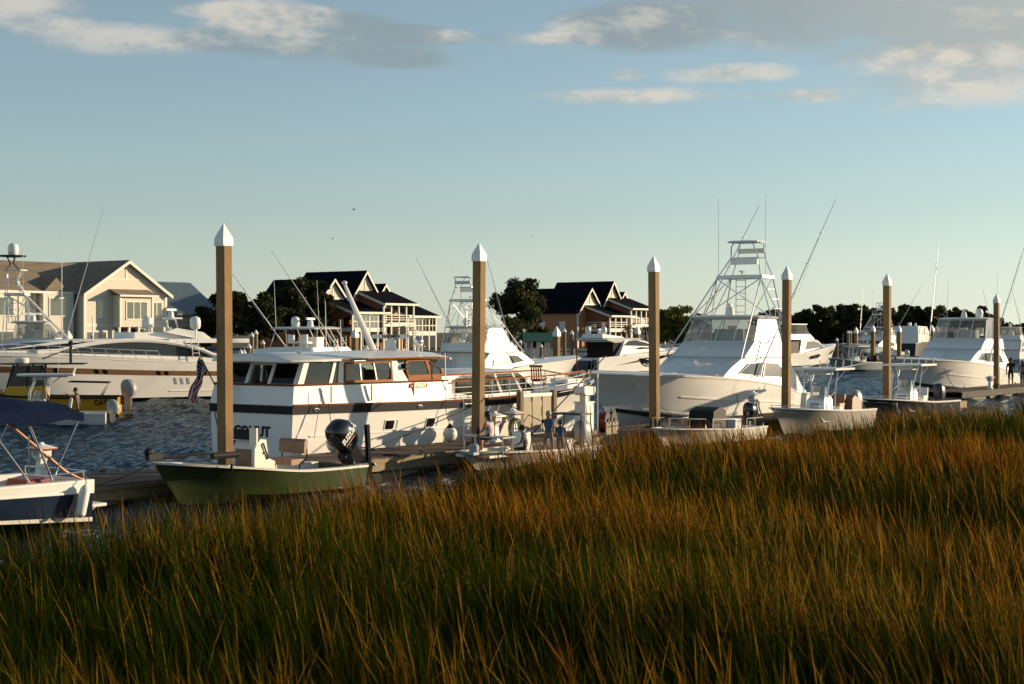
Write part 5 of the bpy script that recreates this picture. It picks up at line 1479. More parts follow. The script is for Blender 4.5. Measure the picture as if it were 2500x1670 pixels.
MB().loft([[(x, y, z) for x, y in ((.4, -1.6), (4.6, -1.5), (5.1, 0), (4.6, 1.5), (.4, 1.6))] for z in (4.88, 4.98)]).build('hard_top', white, fc)
e2 = Cabin([(3.75, 3.75, 3.0, 5.5, 1.5, 1.3, .4), (4.9, 4.9, 3.0, 4.7, 1.4, 1.2, .3)])
for k in range(4): windows(fc, [(e2.front(0, k), rect(.02, .98, .02, .98))], vinyl, 'clear_curtain', .01)
for k, x in enumerate((1.2, 2.2, 2.9)): whip(fc, (x, .8, 4.95), (x, .8, 7.6 - .3 * k), .03)
# far motor yacht with black framed glass and dark hull
fm_, FMH = express('blocky white motor yacht with black outlined windows under the treeline', (62.5, 249.0, 0), R(60), 15.0, 2.3, 2.6, 2.2, None, hm=darkgrey, name='motor_yacht')
c1 = Cabin([(2.2, 2.6, 1.5, 11.5, 2.1, 1.7, 1.2), (3.5, 3.5, 1.5, 10.8, 2.1, 1.6, 1.0), (5.0, 4.9, 2.0, 9.0, 1.9, 1.5, .6)])
c1.mesh().build('cabin', white, fm_, 50)
for sd in (1, -1):
    for a, b in ((.05, .45), (.52, .95)):
        q = c1.side(1, sd); w_ = MB().slab(q, [(a, .2), (b, .2), (b, .85), (a + .15, .85)], .03).build('window', mesh_w, fm_)
        MB().frame(q, [(a, .2), (b, .2), (b, .85), (a + .15, .85)], .06, .07).build('frame', black, w_)
open_array(fm_, (7.5, 0, 5.0), 1.6, R(20)); radome(fm_, (4.0, 0, 5.0), .3, .6)
# cruiser and small craft just right of the first piling
hc, HH = express('white sport boat with dark windscreen just right of the first piling', (-21.5, 118.0, 0), R(35), 10.0, 1.7, 1.8, 1.3, None)
c1 = Cabin([(1.5, 1.75, 2.0, 6.0, 1.4, 1.1, .9), (2.6, 2.55, 2.6, 4.6, 1.2, .9, .5), (2.72, 2.7, 2.7, 4.4, 1.0, .8, .4)])
c1.mesh().build('cabin', white, hc, 50)
for sd in (1, -1): windows(hc, [(c1.side(0, sd), [(.05, .15), (.95, .15), (.85, .9), (.15, .9)])], glassd)
for k in range(4): windows(hc, [(c1.front(0, k), rect(.03, .97, .1, .95))], glassd, 'windscreen')
bb, BH = express('white boat under a flat blue canopy left of the flag', (-27.0, 128.0, 0), R(25), 8.5, 1.4, 1.5, 1.1, None)
MB().loft([[(1.5, y * 1.3, 2.45 + .2 * (1 - y * y)) for y in (-1, -.5, 0, .5, 1)] + [(1.5, 0, 2.43)], [(6.5, y * 1.3, 2.5 + .2 * (1 - y * y)) for y in (-1, -.5, 0, .5, 1)] + [(6.5, 0, 2.48)]]).build('canopy', bluecan, bb)
pf_ = MB()
for x in (1.6, 4, 6.4):
    for y in (-1.2, 1.2): pf_.cyl((x, y, 1.0), (x, y, 2.5), .03, n=5)
pf_.build('canopy_posts', alum, bb)
tb, TBH = express('small white tarped boat at the right edge of the far marina', (83.0, 250.0, 0), R(150), 7.0, 1.2, 1.2, .9, None)
MB().loft([[(x, -1.1 * s_, 1.0), (x, 0, 1.0 + .9 * s_), (x, 1.1 * s_, 1.0)] for x, s_ in ((.2, .8), (2, 1), (4.5, .9), (6.4, .3))]).build('tarp', mat('blue_grey_tarp', (.18, .26, .36), .7), tb)
# ------------------------------------------------------------------ houses on the far shore
creamw = mat('cream_siding', (0.68, 0.635, 0.53), 0.8, var=.06, scale=2, stretch=(.2, .2, 6), bump=.15, bscale=6)
trimw = mat('white_trim', (0.74, 0.71, 0.62), 0.6, var=.05)
tileR = mat('brown_tile_roof', (0.27, 0.215, 0.15), 0.85, var=.25, scale=1.2, stretch=(.25, 1, 5), bump=.8, bscale=3)
darkR = mat('charcoal_shingle', (0.010, 0.011, 0.016), 0.95, var=.25, scale=2, bump=.4, bscale=6, spec=.02)
orangew = mat('orange_siding', (0.47, 0.21, 0.095), 0.8, var=.08, scale=2, stretch=(5, 5, .2))
redw = mat('russet_siding', (0.25, 0.085, 0.04), 0.8, var=.1, scale=2, stretch=(5, 5, .2))
metalR = mat('blue_grey_metal_roof', (0.26, 0.33, 0.37), 0.5, var=.1)
metalw = mat('pale_metal_wall', (0.52, 0.49, 0.42), 0.6, var=.08)
greenR = mat('green_metal_roof', (0.035, 0.12, 0.075), 0.5, var=.1)
interior = mat('dark_interior', (0.03, 0.022, 0.016), 0.9, var=.3, scale=1)
def slope(mb, a, b, c, d, th=.14):   # roof plane from 4 corners, given thickness downwards
    return mb.loft([[Vector(p) for p in (a, b, c, d)], [Vector(p) - Vector((0, 0, th)) for p in (a, b, c, d)]])
def gable_y(o, x0, x1, y0, y1, z0, ze, zp, wm_, rm, ov=.5, name='wing', trimm=None):
    # ridge along y, gable end at y0 facing the viewer
    xm = (x0 + x1) / 2
    prof = [(x0, z0), (x1, z0), (x1, ze), (xm, zp), (x0, ze)]
    w_ = MB().loft([[(x, y, z) for x, z in prof] for y in (y0, y1)]).build(name + '_wall', wm_, o)
    k = (zp - ze) / (xm - x0)
    for sg, nm in ((-1, 'roof'), (1, 'roof')):
        xe = xm + sg * (xm - x0 + ov); zo = ze - k * ov + .12
        r = MB(); slope(r, (xm, y0 - ov, zp + .14), (xe, y0 - ov, zo), (xe, y1 + ov, zo), (xm, y1 + ov, zp + .14)); rf = r.build(nm, rm, o)
        v = MB(); slope(v, (xm, y0 - ov - .06, zp + .10), (xe, y0 - ov - .06, zo - .04), (xe, y0 - ov + .02, zo - .04), (xm, y0 - ov + .02, zp + .10), .38); v.build('bargeboard', trimm or trimw, rf)
    return w_
def hwin(o, x, z, wd, h, y, n=1, gm=None, sill=True):
    f = MB()
    fw = .14
    f.bx(x - wd / 2 - fw, x + wd / 2 + fw, y - .07, y, z + h / 2, z + h / 2 + fw).bx(x - wd / 2 - fw, x + wd / 2 + fw, y - .10, y, z - h / 2 - fw, z - h / 2)
    f.bx(x - wd / 2 - fw, x - wd / 2, y - .07, y, z - h / 2, z + h / 2).bx(x + wd / 2, x + wd / 2 + fw, y - .07, y, z - h / 2, z + h / 2)
    for k in range(1, n): 
        xx = x - wd / 2 + wd * k / n; f.bx(xx - .06, xx + .06, y - .07, y, z - h / 2, z + h / 2)
    w_ = f.build('window', trimw, o)
    for k in range(n):
        a = x - wd / 2 + wd * k / n + (.06 if k else 0); b = x - wd / 2 + wd * (k + 1) / n - (.06 if k < n - 1 else 0)
        MB().bx(a, b, y - .035, y - .01, z - h / 2, z + h / 2).build('pane', gm or glassb, w_)
    return w_
def cream_house():
    o = thing('cream_house', 'two storey cream house with broad front gable and brown roof', 'house', (-44.6, 180.0, 1.2), DA)
    gable_y(o, -5.9, 5.9, 0, 13, 0, 7.4, 11.0, creamw, tileR, .6, 'gable', trimw)
    # main block running left
    x0, x1 = -46, -5.9
    MB().bx(x0, x1 - .01, 2.2, 12.5, 0, 7.4).build('main_wall', creamw, o)
    r = MB(); slope(r, (x0 - .5, 7.3, 10.9), (x0 - .5, 1.6, 7.35), (x1 + 3.0, 1.6, 7.35), (x1 + 5.9, 7.3, 10.9)); r.build('roof', tileR, o)
    r = MB(); slope(r, (x0 - .5, 7.3, 10.9), (x0 - .5, 13.1, 7.35), (x1 + 3.0, 13.1, 7.35), (x1 + 5.9, 7.3, 10.9)); r.build('roof', tileR, o)
    MB().bx(x0, x1 - .03, 1.45, 1.6, 7.12, 7.36).build('gutter', trimw, o)
    for x in (x0 + .5, -19.5, -8.6 - 2.4, -6.2): MB().bx(x - .08, x + .08, 2.02, 2.18, 0, 7.1).build('downspout', trimw, o)
    MB().bx(x0, -6.0, 2.12, 2.19, 3.45, 3.8).build('band', trimw, o)
    # bays on the main block
    for bx_ in (-8.6, -15.6, -23, -31, -39):
        MB().bx(bx_ - 1.9, bx_ + 1.9, 1.2, 2.19, 0, 7.1).build('bay', creamw, o)
        for zz in (1.9, 5.6): hwin(o, bx_, zz, 2.2, 1.9, 1.2, 1, MATS['house_glass'])
        for sx in (-1.9, 1.9): MB().bx(bx_ + sx - .12, bx_ + sx + .12, 1.12, 1.3, 0, 7.1).build('corner_board', trimw, o)
    r = MB(); r.loft([[(-10.2, 1.5, 7.4), (-8.6, 1.5, 8.9), (-7.0, 1.5, 7.4)], [(-9.0, 5.5, 9.0), (-8.6, 5.8, 9.2), (-8.2, 5.5, 9.0)]]).build('dormer', tileR, o)
    # gable details
    for x in (-5.9, 5.9): MB().bx(x - .16, x + .16, -.05, .1, 0, 7.4).build('corner_board', trimw, o)
    MB().bx(-5.8, 5.8, -.05, -.001, 3.4, 3.75).build('band', trimw, o)
    MB().bx(-.13, .13, -.05, -.001, 8.95, 10.6).bx(-2.7, 2.7, -.05, -.001, 8.8, 8.95).build('gable_cross', trimw, o)
    hwin(o, -3.7, 5.4, .75, 1.9, 0, 1); hwin(o, 4.1, 5.4, 2.2, 1.7, 0, 3); hwin(o, -4.3, 1.95, 2.7, 1.7, 0, 3)
    MB().bx(-2.0, 2.7, -1.4, -.002, 3.4, 7.0).build('box_bay', creamw, o)
    for x in (-2.0, 2.7): MB().bx(x - .14, x + .14, -1.46, -1.3, 3.4, 7.0).build('corner_board', trimw, o)
    hwin(o, .35, 5.3, 2.9, 1.9, -1.4, 3)
    r = MB(); slope(r, (-2.5, -.02, 7.75), (-2.5, -1.9, 7.05), (3.2, -1.9, 7.05), (3.2, -.02, 7.75)); r.build('bay_roof', tileR, o)
    MB().bx(-2.5, 3.2, -1.98, -1.88, 6.85, 7.08).build('gutter', trimw, o)
    MB().bx(-1.6, 2.5, -.06, -.003, .2, 3.2).build('porch_opening', interior, o)
    for x in (-2.0, -.6, .8, 2.7, 4.6, 5.6): MB().bx(x - .13, x + .13, -1.3, -1.05, 0, 3.38).build('porch_post', trimw, o)
    MB().bx(-2.0, 5.8, -1.2, -1.1, .85, .95).bx(-2.0, 5.8, -1.2, -1.1, .3, .38).build('porch_rail', trimw, o)
    return o
cream_house()
def barn():
    o = thing('metal_barn', 'pale metal barn with ribbed blue grey roof beside the cream house', 'barn', (-43.6, 196, 1.2), DA)
    Lb = 9.0
    MB().loft([[(x, 0, 0), (x, 12, 0), (x, 12, 5.2), (x, 6, 9.2), (x, 0, 5.2)] for x in (0, Lb)]).build('wall', metalw, o)
    for k in range(40): 
        x = k * Lb / 39; MB().bx(x - .035, x + .035, -.05, 0, 0, 5.2).build('wall_rib', metalw, o)
    r = MB(); slope(r, (-.3, 6, 9.35), (-.3, -.4, 5.08), (Lb + .3, -.4, 5.08), (Lb + .3, 6, 9.35)); rf = r.build('roof', metalR, o)
    for k in range(28):
        x = -.3 + k * (Lb + .6) / 27; rb = MB(); slope(rb, (x - .05, 6, 9.44), (x - .05, -.42, 5.17), (x + .05, -.42, 5.17), (x + .05, 6, 9.44), .1); rb.build('roof_rib', metalR, rf)
    r = MB(); slope(r, (-.3, 6, 9.35), (-.3, 12.4, 5.08), (Lb + .3, 12.4, 5.08), (Lb + .3, 6, 9.35)); r.build('roof', metalR, o)
    MB().bx(-6, .0, -.1, 0, 2.6, 2.7).bx(-6, 0, -.1, 0, 3.4, 3.5).build('yard_rail', metalw, o)
barn()
def orange_house(label, loc, mirror_room):
    o = thing('orange_house', label, 'house', loc, DA)
    units = ((0, 6.6, 0.0, 6.2, 9.7), (5.9, 6.8, -.4, 6.6, 10.9), (11.4, 5.0, 1.0, 6.4, 9.3))
    for i, (x, wd, y, ze, zp) in enumerate(units):
        gable_y(o, x - wd / 2, x + wd / 2, y, y + 10.5, .2, ze, zp, orangew if i else orangew, darkR, .45, 'gable', trimw)
        hwg = (zp - ze) * .5
        k = (wd / 2) / (zp - ze); zb_ = ze + (zp - ze) * .30
        hw_ = (zp - .35 - zb_) * k
        tri = MB().ext([(x - hw_, y - .03, zb_), (x + hw_, y - .03, zb_), (x, y - .03, zp - .35)], (0, .028, 0)).build('gable_panel', creamw, o)
        MB().bx(x - .1, x + .1, y - .09, y - .03, zb_, zp - .4).bx(x - hw_ - .2, x + hw_ + .2, y - .10, y - .03, zb_ - .22, zb_).build('gable_cross', trimw, tri)
    # porch roofs stepping down to the right
    for i, (xa, xb, yt, yb, zt, zb_, zd) in enumerate(((-1.2, 5.6, -.02, -4.6, 7.0, 5.5, 3.3), (4.6, 11.0, -.42, -4.9, 8.3, 6.7, 4.0), (10.4, 16.6, .98, -4.2, 6.9, 5.1, 2.8))):
        r = MB(); slope(r, (xa - .3, yt, zt), (xa - .3, yb - .5, zb_ - .16), (xb + .3, yb - .5, zb_ - .16), (xb + .3, yt, zt), .16); rf = r.build('porch_roof', darkR, o)
        v = MB(); slope(v, (xa - .34, yt, zt - .03), (xa - .34, yb - .5, zb_ - .19), (xa - .26, yb - .5, zb_ - .19), (xa - .26, yt, zt - .03), .34); v.bx(xa - .3, xb + .3, yb - .58, yb - .5, zb_ - .42, zb_ - .14); v.build('fascia', trimw, rf)
        MB().ext([(xa, yt - .05, zt - .2), (xa, yb, zb_ - .2), (xa, yb, zb_ - .45), (xa, yt - .05, zd + .2)], (.12, 0, 0)).build('side_wall', redw, o) if i != 2 else None
        MB().bx(xa, xb, yb, yt - .05, zd - .55, zd).build('porch_floor', trimw, o)
        MB().bx(xa + .2, xb - .2, yt - .10, yt - .04, zd, zb_ - .1).build('porch_back', interior if i != 1 else redw, o)
        n = 4
        for k in range(n + 1):
            x = xa + .12 + (xb - xa - .24) * k / n
            MB().bx(x - .1, x + .1, yb, yb + .2, -.2, zb_ - .3).build('porch_post', trimw, o)
        glz = (i == 0 and mirror_room) or i == 2
        if glz:
            for k in range(n):
                xx = xa + .12 + (xb - xa - .24) * (k + .5) / n
                g_ = MB().bx(xx - (xb - xa) / n * .42, xx + (xb - xa) / n * .42, yb + .05, yb + .09, zd + .05, zb_ - .45).build('window', glassb if i == 0 else glassg, o)
                MB().bx(xx - .04, xx + .04, yb + .01, yb + .05, zd + .05, zb_ - .45).bx(xx - (xb - xa) / n * .42, xx + (xb - xa) / n * .42, yb + .01, yb + .05, zd + .75, zd + .87).build('frame', trimw, g_)
        else:
            for z in (.35, .65, .98): MB().bx(xa, xb, yb + .06, yb + .14, zd + z - .05, zd + z + .05).build('porch_rail', trimw, o)
            for z in (.35, .65, .98): MB().bx(xa - .04, xa + .04, yb, yt, zd + z - .05, zd + z + .05).build('porch_rail', trimw, o)
            for k in range(2): hwin(o, xa + 1.6 + 3.0 * k, zd + 1.2, 1.5, 1.7, yt - .10, 2)
        MB().bx(xa + .3, xb - .3, yt - .3, yt - .12, 0, zd - .6).build('lower_wall', redw if i == 1 else orangew, o)
        for k in range(3):
            x = xa + 1.1 + (xb - xa - 2.2) * k / 2
            hwin(o, x, (zd - .6) * .5, 1.1, min(1.6, (zd - .8) * .75), yt - .3, 2, glassd)
    # long left flank with windows
    for yy in (3.0, 7.0):
        MB().bx(-3.42, -3.3, yy - .6, yy + .6, 2.6, 4.4).build('window', trimw, o)
    MB().bx(-3.55, -3.25, -.05, .15, .2, 6.1).build('corner_board', trimw, o)
    MB().bx(5.2, 6.4, -5.2, -4.8, 3.9, 4.0).build('balcony_trim', trimw, o)
    st_ = MB()
    for k in range(10): st_.bx(9.2 + .28 * k, 9.5 + .28 * k, -6.2, -5.2, 3.6 - .36 * k, 3.7 - .36 * k)
    st_.build('stairs', trimw, o)
    return o
p1_ = at(812, 850, 206); orange_house('nearer orange house with dark gables and glazed porch behind the yacht mast', (p1_.x, p1_.y, 1.3), True)
p2_ = at(1440, 850, 250); orange_house('farther orange house with dark gables beside the big oak', (p2_.x, p2_.y, 1.3), False)
def gazebo():
    o = thing('gazebo', 'open waterside gazebo with green metal roof', 'gazebo', (at(1312, 850, 168).x, 168, 0), R(12))
    MB().bx(-1.9, 1.9, -1.6, 1.6, .9, 1.1).build('floor', woodpile, o)
    for x in (-1.6, -.3, .6, 1.6):
        for y in (-1.4, 1.4): MB().bx(x - .11, x + .11, y - .11, y + .11, -1, 3.1).build('post', trimw, o)
    r = MB(); slope(r, (-1.6, 0, 3.95), (-2.1, -2.0, 3.05), (2.2, -2.0, 3.05), (1.9, 0, 3.95), .08); r.build('roof', greenR, o)
    r = MB(); slope(r, (-1.6, 0, 3.95), (-2.1, 2.0, 3.05), (2.2, 2.0, 3.05), (1.9, 0, 3.95), .08); r.build('roof', greenR, o)
    for z in (1.5, 1.95): MB().bx(-1.9, 1.9, -1.55, -1.47, z - .05, z + .05).build('rail', trimw, o)
gazebo()
def pier(label, x0, x1, Y, rz, z=1.2, rail=True, name='pier'):
    o = thing(name, label, 'pier', (x0, Y, 0), rz)
    Ln = x1 - x0
    MB().bx(0, Ln, -.8, .8, z - .2, z).build('deck', woodpile, o)
    k = 0.0
    while k <= Ln:
        MB().cyl((k, -.8, -1), (k, -.8, z + (1.0 if rail else .1)), .09, n=6).build('post', trimw if rail else woodpile, o); k += 2.2
    if rail:
        for zz in (.45, .95): MB().bx(0, Ln, -.85, -.77, z + zz - .05, z + zz + .05).build('rail', trimw, o)
pier('railed wooden pier leading to the green roofed gazebo', -2.0, 18.0, 172, R(3))
pier('low dark dock in front of the far sportfishing boats', 36.0, 66.0, 211, R(6), .7, False, 'far_dock')
pier('low timber dock below the orange house at left', -44.0, -20.0, 150, R(2), 1.0, True)
def fence_lift():
    o = thing('boat_lift', 'low white boat lift frame left of the flag', 'boat lift', (at(545, 850, 140).x, 140, 0), R(10))
    for x in (-1.8, 1.8):
        for y in (-1.5, 1.5): MB().cyl((x, y, -1), (x, y, 2.6), .12, n=8).build('post', trimw, o)
    for y in (-1.5, 1.5): MB().bx(-2, 2, y - .1, y + .1, 2.3, 2.5).build('beam', trimw, o)
fence_lift()

# ------------------------------------------------------------------ trees
leafm = mat('oak_leaves', (1, 1, 1), .7, var=.2, scale=.5, attr='Col', spec=.2, translucent=.25)
barkm = mat('bark', (.07, .05, .035), .9, var=.3, scale=4, bump=.5)
def tree(label, px, ytop, Y, wpx, zb=1.2, trunk_h=.28, seed=1, name='oak_tree', nl=5200, tint=(.036, .050, .014), leaf=.26, group=None, flat=.8, dens=46):
    r = np.random.default_rng(seed)
    top = at(px, ytop, Y)
    h = top.z - zb; wr = wpx / 3800 * Y / 2
    o = thing(name, label, 'tree', (top.x, top.y, zb), 0, group)
    ch = h * (1 - trunk_h)
    cz = h * trunk_h + ch * .5
    # clusters in an uneven ellipsoid
    cs = []
    while len(cs) < dens:
        p = r.normal(0, 1, 3); p /= np.linalg.norm(p) + 1e-9
        rad = r.uniform(.35, 1.0) ** .6
        p = p * rad
        if p[2] < -.55 and r.random() < .7: continue
        bump_ = .82 + .22 * math.sin(3 * math.atan2(p[1], p[0]) + seed) + .12 * r.normal()
        cs.append((p[0] * wr * bump_, p[1] * wr * bump_ * .9, cz + p[2] * ch * .5 * (.9 + .12 * r.normal()), r.uniform(.16, .30) * min(wr, ch * .6)))
    tk_ = MB()
    lean = r.normal(0, .06, 2) * h
    tb_ = Vector((lean[0], lean[1], h * (trunk_h + .12)))
    r0 = max(.16, h * .035)
    tk_.tube([(0, 0, -.3), (lean[0] * .3, lean[1] * .3, h * trunk_h * .5), tb_], [r0 * 1.3, r0, r0 * .75], 8)
    for c in cs[:9]:
        m_ = tb_.lerp(Vector(c[:3]), .5) + Vector((0, 0, -.06 * h))
        tk_.tube([tb_ * .85, m_, Vector(c[:3])], [r0 * .5, r0 * .3, r0 * .1], 5)
    tk_.build('trunk', barkm, o)
    C = np.array(cs); wgt = C[:, 3] ** 2; wgt /= wgt.sum()
    idx = r.choice(len(C), nl, p=wgt)
    d = r.normal(0, 1, (nl, 3)); d /= np.linalg.norm(d, axis=1)[:, None]
    rr = r.uniform(.2, 1.05, nl) ** .45
    P = C[idx, :3] + d * (C[idx, 3] * rr)[:, None] * np.array([1.15, 1.15, flat])
    P[:, 2] = np.maximum(P[:, 2], h * trunk_h * .6)
    s = r.uniform(.6, 1.3, nl) * leaf
    a = r.normal(0, 1, (nl, 3)); a /= np.linalg.norm(a, axis=1)[:, None]
    b = np.cross(a, r.normal(0, 1, (nl, 3))); b /= np.linalg.norm(b, axis=1)[:, None] + 1e-9
    V = np.stack([P - a * s[:, None], P + b * s[:, None] * .55, P + a * s[:, None], P - b * s[:, None] * .55], 1).reshape(-1, 3)
    F = np.arange(nl * 4).reshape(nl, 4)
    cr_ = np_mesh('crown', V, F, leafm)
    cr_.parent = o
    cl = np.array(tint) * 1.5 * r.uniform(.5, 1.6, len(C))[idx][:, None] * r.uniform(.7, 1.3, nl)[:, None]
    cl[:, 0] *= r.uniform(.8, 1.5, nl)
    point_color(cr_, np.repeat(cl, 4, 0))
    return o
gl_ = 'dark oaks left of the nearer orange house'
for i, (px, yt, Y, wp) in enumerate(((500, 745, 188, 70), (560, 702, 196, 130), (640, 718, 190, 120), (715, 680, 200, 130), (775, 690, 202, 90))):
    tree(ORD[i] + ' from left of the dense dark oaks left of the nearer orange house', px, yt, Y, wp, seed=10 + i, group=gl_, nl=7500, trunk_h=.16, tint=(.020, .028, .009), dens=60)
tree('broad rounded oak standing alone left of the farther orange house', 1275, 687, 232, 138, seed=31, nl=9500, trunk_h=.30, dens=62, leaf=.28, tint=(.026, .036, .011))
tree('small scrubby tree left under the broad oak', 1248, 765, 226, 70, seed=33, nl=1500, trunk_h=.2, leaf=.2)
tree('low bush behind the broad oak trunk', 1315, 790, 236, 70, seed=34, nl=1800, trunk_h=.05, name='shrub')
tree('green rounded tree right of the farther orange house', 1648, 738, 226, 112, seed=41, nl=8500, trunk_h=.06, tint=(.11, .115, .02), dens=70)  # leaf tint brightened so the crown reads as sunlit
tree('lower dark tree just left of the tuna tower', 1705, 778, 232, 90, seed=42, nl=4500, trunk_h=.08)
tree('dark treetop showing through the tuna tower legs', 1885, 752, 262, 90, seed=43, nl=4500, trunk_h=.1)
gr_ = 'trees of the far wooded point'
rt = random.Random(8)
tops = [(1945, 770), (1975, 752), (2005, 742), (2030, 745), (2062, 738), (2090, 733), (2118, 738), (2140, 750), (2172, 752), (2205, 745), (2235, 742), (2262, 740), (2290, 748), (2325, 748), (2358, 752), (2400, 753), (2430, 768), (2465, 788), (2495, 790)]
for i, (px, yt) in enumerate(tops):
    pine = i % 4 == 2 or i in (10, 11)
    tree(ORD[i] + ' tree from the left in the dark wooded point', px, yt, 285 + rt.uniform(-15, 25), rt.uniform(58, 84), seed=60 + i, group=gr_, nl=5200, trunk_h=.06, leaf=.34, dens=52, tint=(.024, .032, .010) if i % 3 else (.055, .052, .014), flat=.6 if pine else .85)  # every third crown browner, and tinted brighter to read as lit
for i, (px, yt, wp) in enumerate(((1960, 800, 120), (2060, 795, 140), (2170, 800, 140), (2290, 805, 150), (2420, 812, 140))):
    tree(ORD[i] + ' from left of the low shrubs at the foot of the wooded point', px, yt, 275, wp, seed=90 + i, group='scrub along the wooded point', nl=3800, trunk_h=.0, leaf=.36, name='shrub', tint=(.022, .028, .010))
def palm(label, px, ytop, Y, zb, spread, seed):
    r = random.Random(seed); q = at(px, ytop, Y); h = q.z - zb
    o = thing('palm_tree', label, 'tree', (q.x, q.y, zb), 0)
    MB().tube([(0, 0, -.2), (.1, 0, h * .4), (.05, 0, h * .75)], [.2, .15, .14], 8).build('trunk', barkm, o)
    cm = mat('palm_frond', (.05, .06, .02), .6, translucent=.2) if 'palm_frond' not in MATS else MATS['palm_frond']
    cr = MB()
    for k in range(26):
        a = r.uniform(0, 6.28); e = r.uniform(-.2, 1.25); Ls = spread * r.uniform(.75, 1.1)
        pts = [Vector((math.cos(a) * Ls * u * math.cos(e), math.sin(a) * Ls * u * math.cos(e), h * .78 + Ls * (math.sin(e) * u - .75 * u * u))) for u in (0, .3, .6, .85, 1)]
        for i in range(4):
            sd = Vector((-math.sin(a), math.cos(a), 0)) * .16 * Ls * (1 - i * .2)
            for sg in (-1, 1):
                for f in (0, .5):
                    p_ = pts[i].lerp(pts[i + 1], f); q_ = pts[i].lerp(pts[i + 1], f + .35)
                    cr.add([p_, q_, q_ + sd * sg + Vector((0, 0, -.12 * Ls))], [(0, 1, 2)])
    cr.build('fronds', cm, o)
palm('small palm tree in front of the metal barn', 458, 785, 165, 1.2, 1.5, 4)
palm('palm beside the stairs of the farther orange house', 1575, 790, 235, 1.2, 1.9, 5)
palm('palm in front of the farther orange house porch', 1533, 785, 238, 1.2, 1.6, 6)
# birds
for k, (px, py, Y) in enumerate(((864, 512, 160), (812, 583, 220), (1300, 578, 200))):
    q = at(px, py, Y); o = thing('bird', ['small dark bird high above the yacht roof', 'small bird left of the second concrete piling', 'small bird right of the second concrete piling'][k], 'bird', q, R(30 * k), 'birds in the sky')
    o.scale = (.6, .6, .6)
    MB().ell((0, 0, 0), (.22, .07, .07), 8, 6).build('body', darkgrey, o)
    for sg in (-1, 1): MB().add([(.1, 0, .02), (-.1, 0, .02), (-.08, sg * .45, .22), (.05, sg * .4, .2)], [(0, 1, 2, 3)]).build('wing', darkgrey, o)
